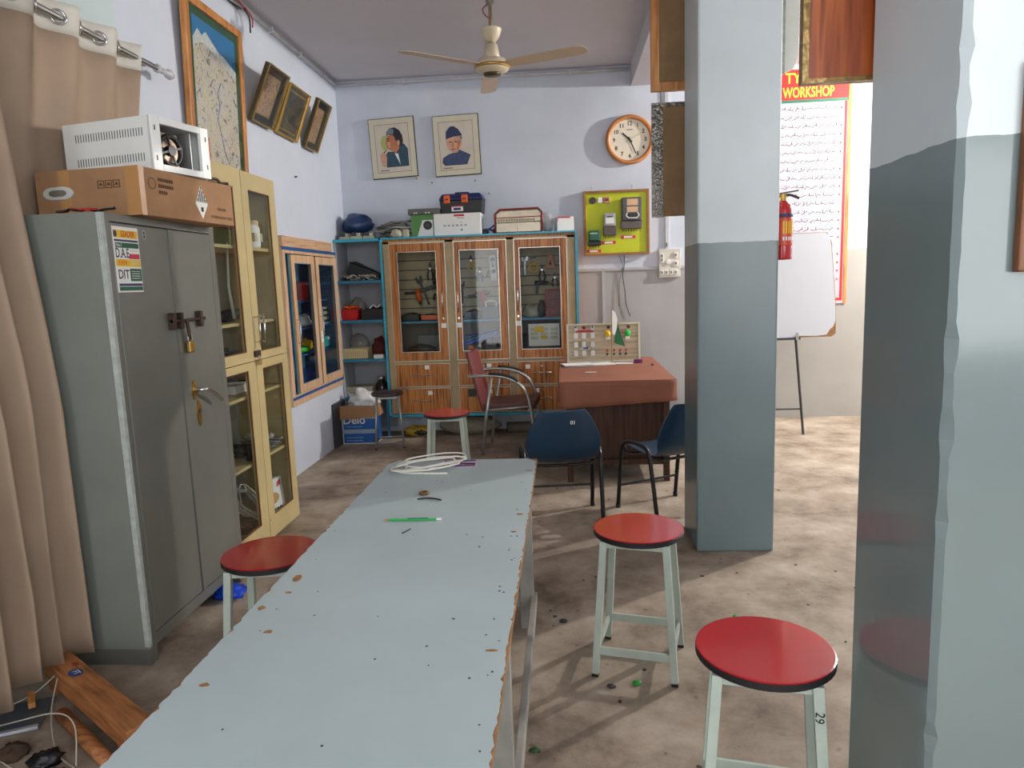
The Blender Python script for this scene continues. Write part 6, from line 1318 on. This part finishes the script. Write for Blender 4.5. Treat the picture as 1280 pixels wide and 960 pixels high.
MB().cyl((0, 0, 0.308), (0, 0, 0.345), 0.018, n=14).build('valve', BRASS, t); MB().bar((-0.03, 0, 0.345), (0.075, -0.01, 0.358), 0.016, 0.007).build('lever', BLACK, t); MB().tube(smooth_pts([(-0.02, 0, 0.33), (0.03, -0.005, 0.338), (0.08, -0.01, 0.318)], 4), 0.007, 8).build('carry_handle', BLACK, t, True)
MB().box(-0.066, -0.05, -0.02, 0.02, 0.20, 0.34).build('bracket', STEELM, t)
o = None
t = thing('screw_holes', 'cluster of dark screw holes in the white wall right of the poster', 'screw holes', (2.93, YR, 2.62))
for dx, dz in ((-0.02, 0.0), (0.02, 0.01), (0.0, -0.03), (0.045, 0.03)): MB().cyl((dx, 0, dz), (dx, -0.003, dz), 0.006, n=8).build('screw_hole', DARK, t)

# ---------------------------------------------------------------- ceiling fan
FANC = mat('fan_cream', (206, 192, 166), 0.35, var=0.04); FANB = mat('fan_blade_paint', (196, 176, 150), 0.4, var=0.05)
t = thing('ceiling_fan', 'cream three-bladed ceiling fan hanging from a short rod', 'fan', (-0.478, 5.36, 0))
MB().lathe([(0.03, 3.5), (0.03, 3.455), (0.016, 3.44)], 16).build('ceiling_hook', STEELM, t); MB().cyl((0, 0, 3.15), (0, 0, 3.455), 0.013, n=12).build('rod', mat('fan_rod', (150, 132, 104), 0.4, 0.5), t)
MB().tube(smooth_pts([(0.015, -0.01, 3.46), (-0.05, -0.02, 3.42), (-0.03, -0.02, 3.37), (0.01, -0.015, 3.35)], 4), 0.005, 6).build('supply_wire', mat('wire_pink', (150, 90, 90), 0.5), t, True)
MB().lathe([(0.078, 3.285), (0.075, 3.275), (0.062, 3.235), (0.035, 3.20), (0.016, 3.195)], 28, (0.0, 0, 0)).build('canopy_cup', FANC, t, True)
MB().lathe([(0.02, 3.185), (0.045, 3.18), (0.055, 3.12), (0.06, 3.10), (0.055, 3.08)], 28).build('lower_cup', FANC, t, True)
MB().lathe([(0.05, 3.085), (0.10, 3.075), (0.125, 3.045), (0.128, 3.025), (0.115, 3.005), (0.075, 2.985), (0.02, 2.98), (0.001, 2.98)], 36).build('motor', FANC, t, True)
MB().lathe([(0.1285, 3.034), (0.131, 3.03), (0.131, 3.02), (0.127, 3.014)], 36).build('gold_trim', BRASS, t, True); MB().lathe([(0.066, 2.984), (0.06, 2.972), (0.001, 2.97)], 24).build('bottom_plate', DGOLD, t, True)
for k, a in enumerate((101, 221, 341)):
    a = radians(a-3); d = Vector((cos(a), sin(a), 0)); n_ = Vector((-sin(a), cos(a), 0)); tw = radians(-9)
    n2 = n_*cos(tw)+Vector((0, 0, 1))*sin(tw); zz = Vector((0, 0, 3.035)); nz = n2.cross(d)
    st = [(0.10, 0.028), (0.16, 0.055), (0.25, 0.062), (0.45, 0.066), (0.65, 0.068), (0.70, 0.055), (0.72, 0.025)]
    vs = []; fs = []
    for r_, hw in st:
        c = d*r_+zz
        vs += [c-n2*hw-nz*0.002, c+n2*hw-nz*0.002, c+n2*hw+nz*0.002, c-n2*hw+nz*0.002]
    for i in range(len(st)-1):
        b_ = i*4
        for q in range(4): fs.append((b_+q, b_+(q+1) % 4, b_+4+(q+1) % 4, b_+4+q))
    fs += [(3, 2, 1, 0), tuple(len(vs)-4+q for q in range(4))]
    w = MB(); w.add(vs, fs); w.build('blade', FANB, t)

# ---------------------------------------------------------------- curtain and rod
TAN = mat('tan_curtain', (162, 141, 120), 0.75, var=0.06, scale=3); HDR = mat('curtain_header', (206, 202, 192), 0.75, var=0.04)
RX, RZ = -2.10, 2.672
t = thing('curtain_rod', 'brushed metal curtain rod fixed along the side wall', 'curtain rod', (RX, 0, RZ))
MB().cyl((0, 1.0, 0), (0, 3.80, 0), 0.014, n=12).build('rod', STEELM, t); MB().lathe([(0.014, 3.78), (0.022, 3.785), (0.022, 3.80), (0.015, 3.81), (0.015, 3.88), (0.024, 3.89), (0.026, 3.91), (0.018, 3.93), (0.001, 3.935)], 16, axis='y').build('finial', mat('clear_finial', (190, 190, 196), 0.15, var=0.05), t, True)
MB().tube([(0, 3.72, 0), (-0.095, 3.72, 0)], 0.008, 8).build('bracket', STEELM, t); MB().cyl((-0.095, 3.72, 0), (-0.10, 3.72, 0), 0.024, n=14).build('bracket_plate', STEELM, t)
def curtain(label, ytop0, ytop1, ybot0, ybot1, xbot, folds, z0, phase, seed, ztop=2.735, fast=1.6, abot=0.054):
    t = thing('curtain', label, 'curtain', (0, 0, 0)); nu, nv = 150, 26
    hd = 0.125; xe = []
    def P(u, v):
        z = ztop+(z0-ztop)*v
        y = (ytop0+(ytop1-ytop0)*u)*(1-v)+(ybot0+(ybot1-ybot0)*u)*v
        xc = RX+(xbot-RX)*min(1.0, v*fast)
        amp = (0.042+(abot-0.042)*min(1.0, v*fast))*(1-0.9*abs(noise.noise(Vector((u*4, v*1.6, seed)))))
        ph = 2*pi*folds*u+phase+0.5*v*sin(u*7+seed)+0.5*v*noise.noise(Vector((u*3, v*2, seed+3)))*2
        x = xc+amp*sin(ph)+0.012*v*noise.noise(Vector((u*9, v*4, seed+8)))
        y += 0.02*cos(ph)*v*0.8
        z -= 0.02*sin(u*9+seed)*v
        return (x, y, z)
    vh = hd/(ztop-z0)
    for nm, v0, v1, n_, m_ in (('header_band', 0, vh, 4, HDR), ('drape', vh, 1, nv, TAN)):
        vs = [P(i/nu, v0+(v1-v0)*j/n_) for j in range(n_+1) for i in range(nu+1)]
        fs = [(j*(nu+1)+i, j*(nu+1)+i+1, (j+1)*(nu+1)+i+1, (j+1)*(nu+1)+i) for j in range(n_) for i in range(nu)]
        w = MB(); w.add(vs, fs); o = w.build(nm, m_, t, True); sd = o.modifiers.new('solid', 'SOLIDIFY'); sd.thickness = 0.003
    for k in range(int(folds*2)+1):      # eyelets where the cloth crosses the rod
        u = (k*pi-phase)/(2*pi*folds)
        if 0.01 < u < 0.99:
            x, y, z = P(u, 0.0); x2, y2, _ = P(u+0.01, 0.0); a = math.atan2(y2-y, x2-x)
            MB().ring((0, 0, 0), 0.028, 0.006, 'y', 20, 6).build('eyelet', CHROME, t, True, loc=(RX, y, RZ), rot=(0, 0, a))
    return t
curtain('tan eyelet curtain hanging behind the steel cabinet, white top band', 2.62, 3.62, 2.62, 3.50, -2.165, 3.7, 0.12, 2.6, 1, fast=4.5, abot=0.016)
curtain('tan eyelet curtain at the left edge, reaching down beside the steel cabinet', 1.55, 2.585, 1.72, 2.56, -1.965, 6.3, 0.11, 1.0, 5)

# ---------------------------------------------------------------- clutter on the floor at the lower left
TIMB = ramp_mat('orange_timber', [(0.3, (116, 72, 40)), (0.5, (168, 108, 60)), (0.7, (188, 128, 78))], rough=0.6, scale=(2, 16, 16), nscale=3)
A = Vector((-2.02, 2.47, 0.075)); B = Vector((-1.40, 2.03, 0.075)); L_ = (B-A).length; rz = math.atan2(B.y-A.y, B.x-A.x)
t = thing('timber_beam', 'orange wooden timber with blue stamp sticking out under the curtain', 'timber', A, (0, 0, rz))
MB().box(0, L_, -0.046, 0.046, -0.035, 0.045).build('beam', TIMB, t, bevel=0.006); MB().prism(ell(0.22, -0.005, 0.035, 0.024, 12), 0.045, 0.0458, 'z').build('blue_stamp', mat('stamp_blue', (50, 70, 120), 0.7), t); text('FT', 0.03, PAPER, t, (0.22, -0.003, 0.0462), (0, 0, 0)); MB().prism(ell(0.15, 0.02, 0.02, 0.010, 8), 0.045, 0.0456, 'z').build('red_stamp', mat('stamp_red', (150, 50, 40), 0.7), t)
for x in (0.05, L_-0.08): MB().box(x-0.03, x+0.03, -0.04, 0.04, -0.075, -0.035).build('batten', TIMB, t)
o = MB().tube([(-1.83, 2.23, 0.025), (-1.45, 1.95, 0.025)], [0.024, 0.022], 10).build('wooden_pole', TIMB, smooth=True); tag(o, 'short wooden pole lying beside the orange timber', 'pole')
t = thing('metal_sheet', 'bent grey sheet of metal on the floor under the curtain', 'sheet', (-2.02, 2.22, 0.0), (radians(4), radians(-3), 0.35)); MB().box(-0.15, 0.12, -0.09, 0.09, 0.008, 0.011).build('sheet', mat('dull_zinc', (112, 118, 124), 0.4, 0.6, var=0.15), t); MB().tube([(-0.15, -0.09, 0.012), (0.12, -0.09, 0.012)], 0.012, 8).build('rolled_edge', mat('pale_zinc', (150, 152, 156), 0.4, 0.4), t)
o = MB().box(-0.035, 0.035, -0.011, 0.011, 0, 0.022).build('orange_peg', ORW, loc=(-1.985, 2.285, 0.035), rot=(0, 0.2, -0.9)); tag(o, 'small orange wooden peg on the grey metal sheet', 'peg')
for k, pts in enumerate(([(-1.93, 2.36, 0.10), (-1.86, 2.22, 0.04), (-1.72, 2.05, 0.012), (-1.60, 1.97, 0.01)], [(-2.12, 2.12, 0.01), (-1.92, 2.13, 0.06), (-1.76, 2.12, 0.10), (-1.66, 2.07, 0.09), (-1.60, 1.98, 0.01)], [(-2.05, 1.98, 0.01), (-1.9, 2.0, 0.012), (-1.75, 1.93, 0.01), (-1.6, 1.85, 0.01)], [(-1.94, 2.37, 0.10), (-2.0, 2.3, 0.05), (-2.1, 2.22, 0.03)])):
    o = MB().tube(smooth_pts(pts, 8), 0.0026, 6).build('loose_wire', PCAB, smooth=True); tag(o, ['thin white wire dropping from the curtain hem to the floor', 'thin white wire arching across the wooden pole', 'thin white wire along the floor at the lower left', 'thin white wire from the curtain hem across the metal sheet'][k], 'wire')
rnd = random.Random(8)
for k, (x, y, s_, lab) in enumerate(((-1.72, 2.0, 0.05, 'dark rubbish lump beneath the wooden pole'), (-1.86, 2.03, 0.05, 'brown rubbish lump left of the wooden pole'), (-1.64, 1.90, 0.05, 'dark rag scrap next to the bench leg at lower left'))):
    o = MB().blob((0, 0, 0.012), (s_, s_*0.8, 0.03), 0.6, 3, 90+k, 20, 10, flat=0).build('rubbish', [BLACK, mat('dirt_brown', (70, 52, 38), 0.9, var=0.3), DARK][k], loc=(x, y, 0), smooth=True); tag(o, lab, 'rubbish')
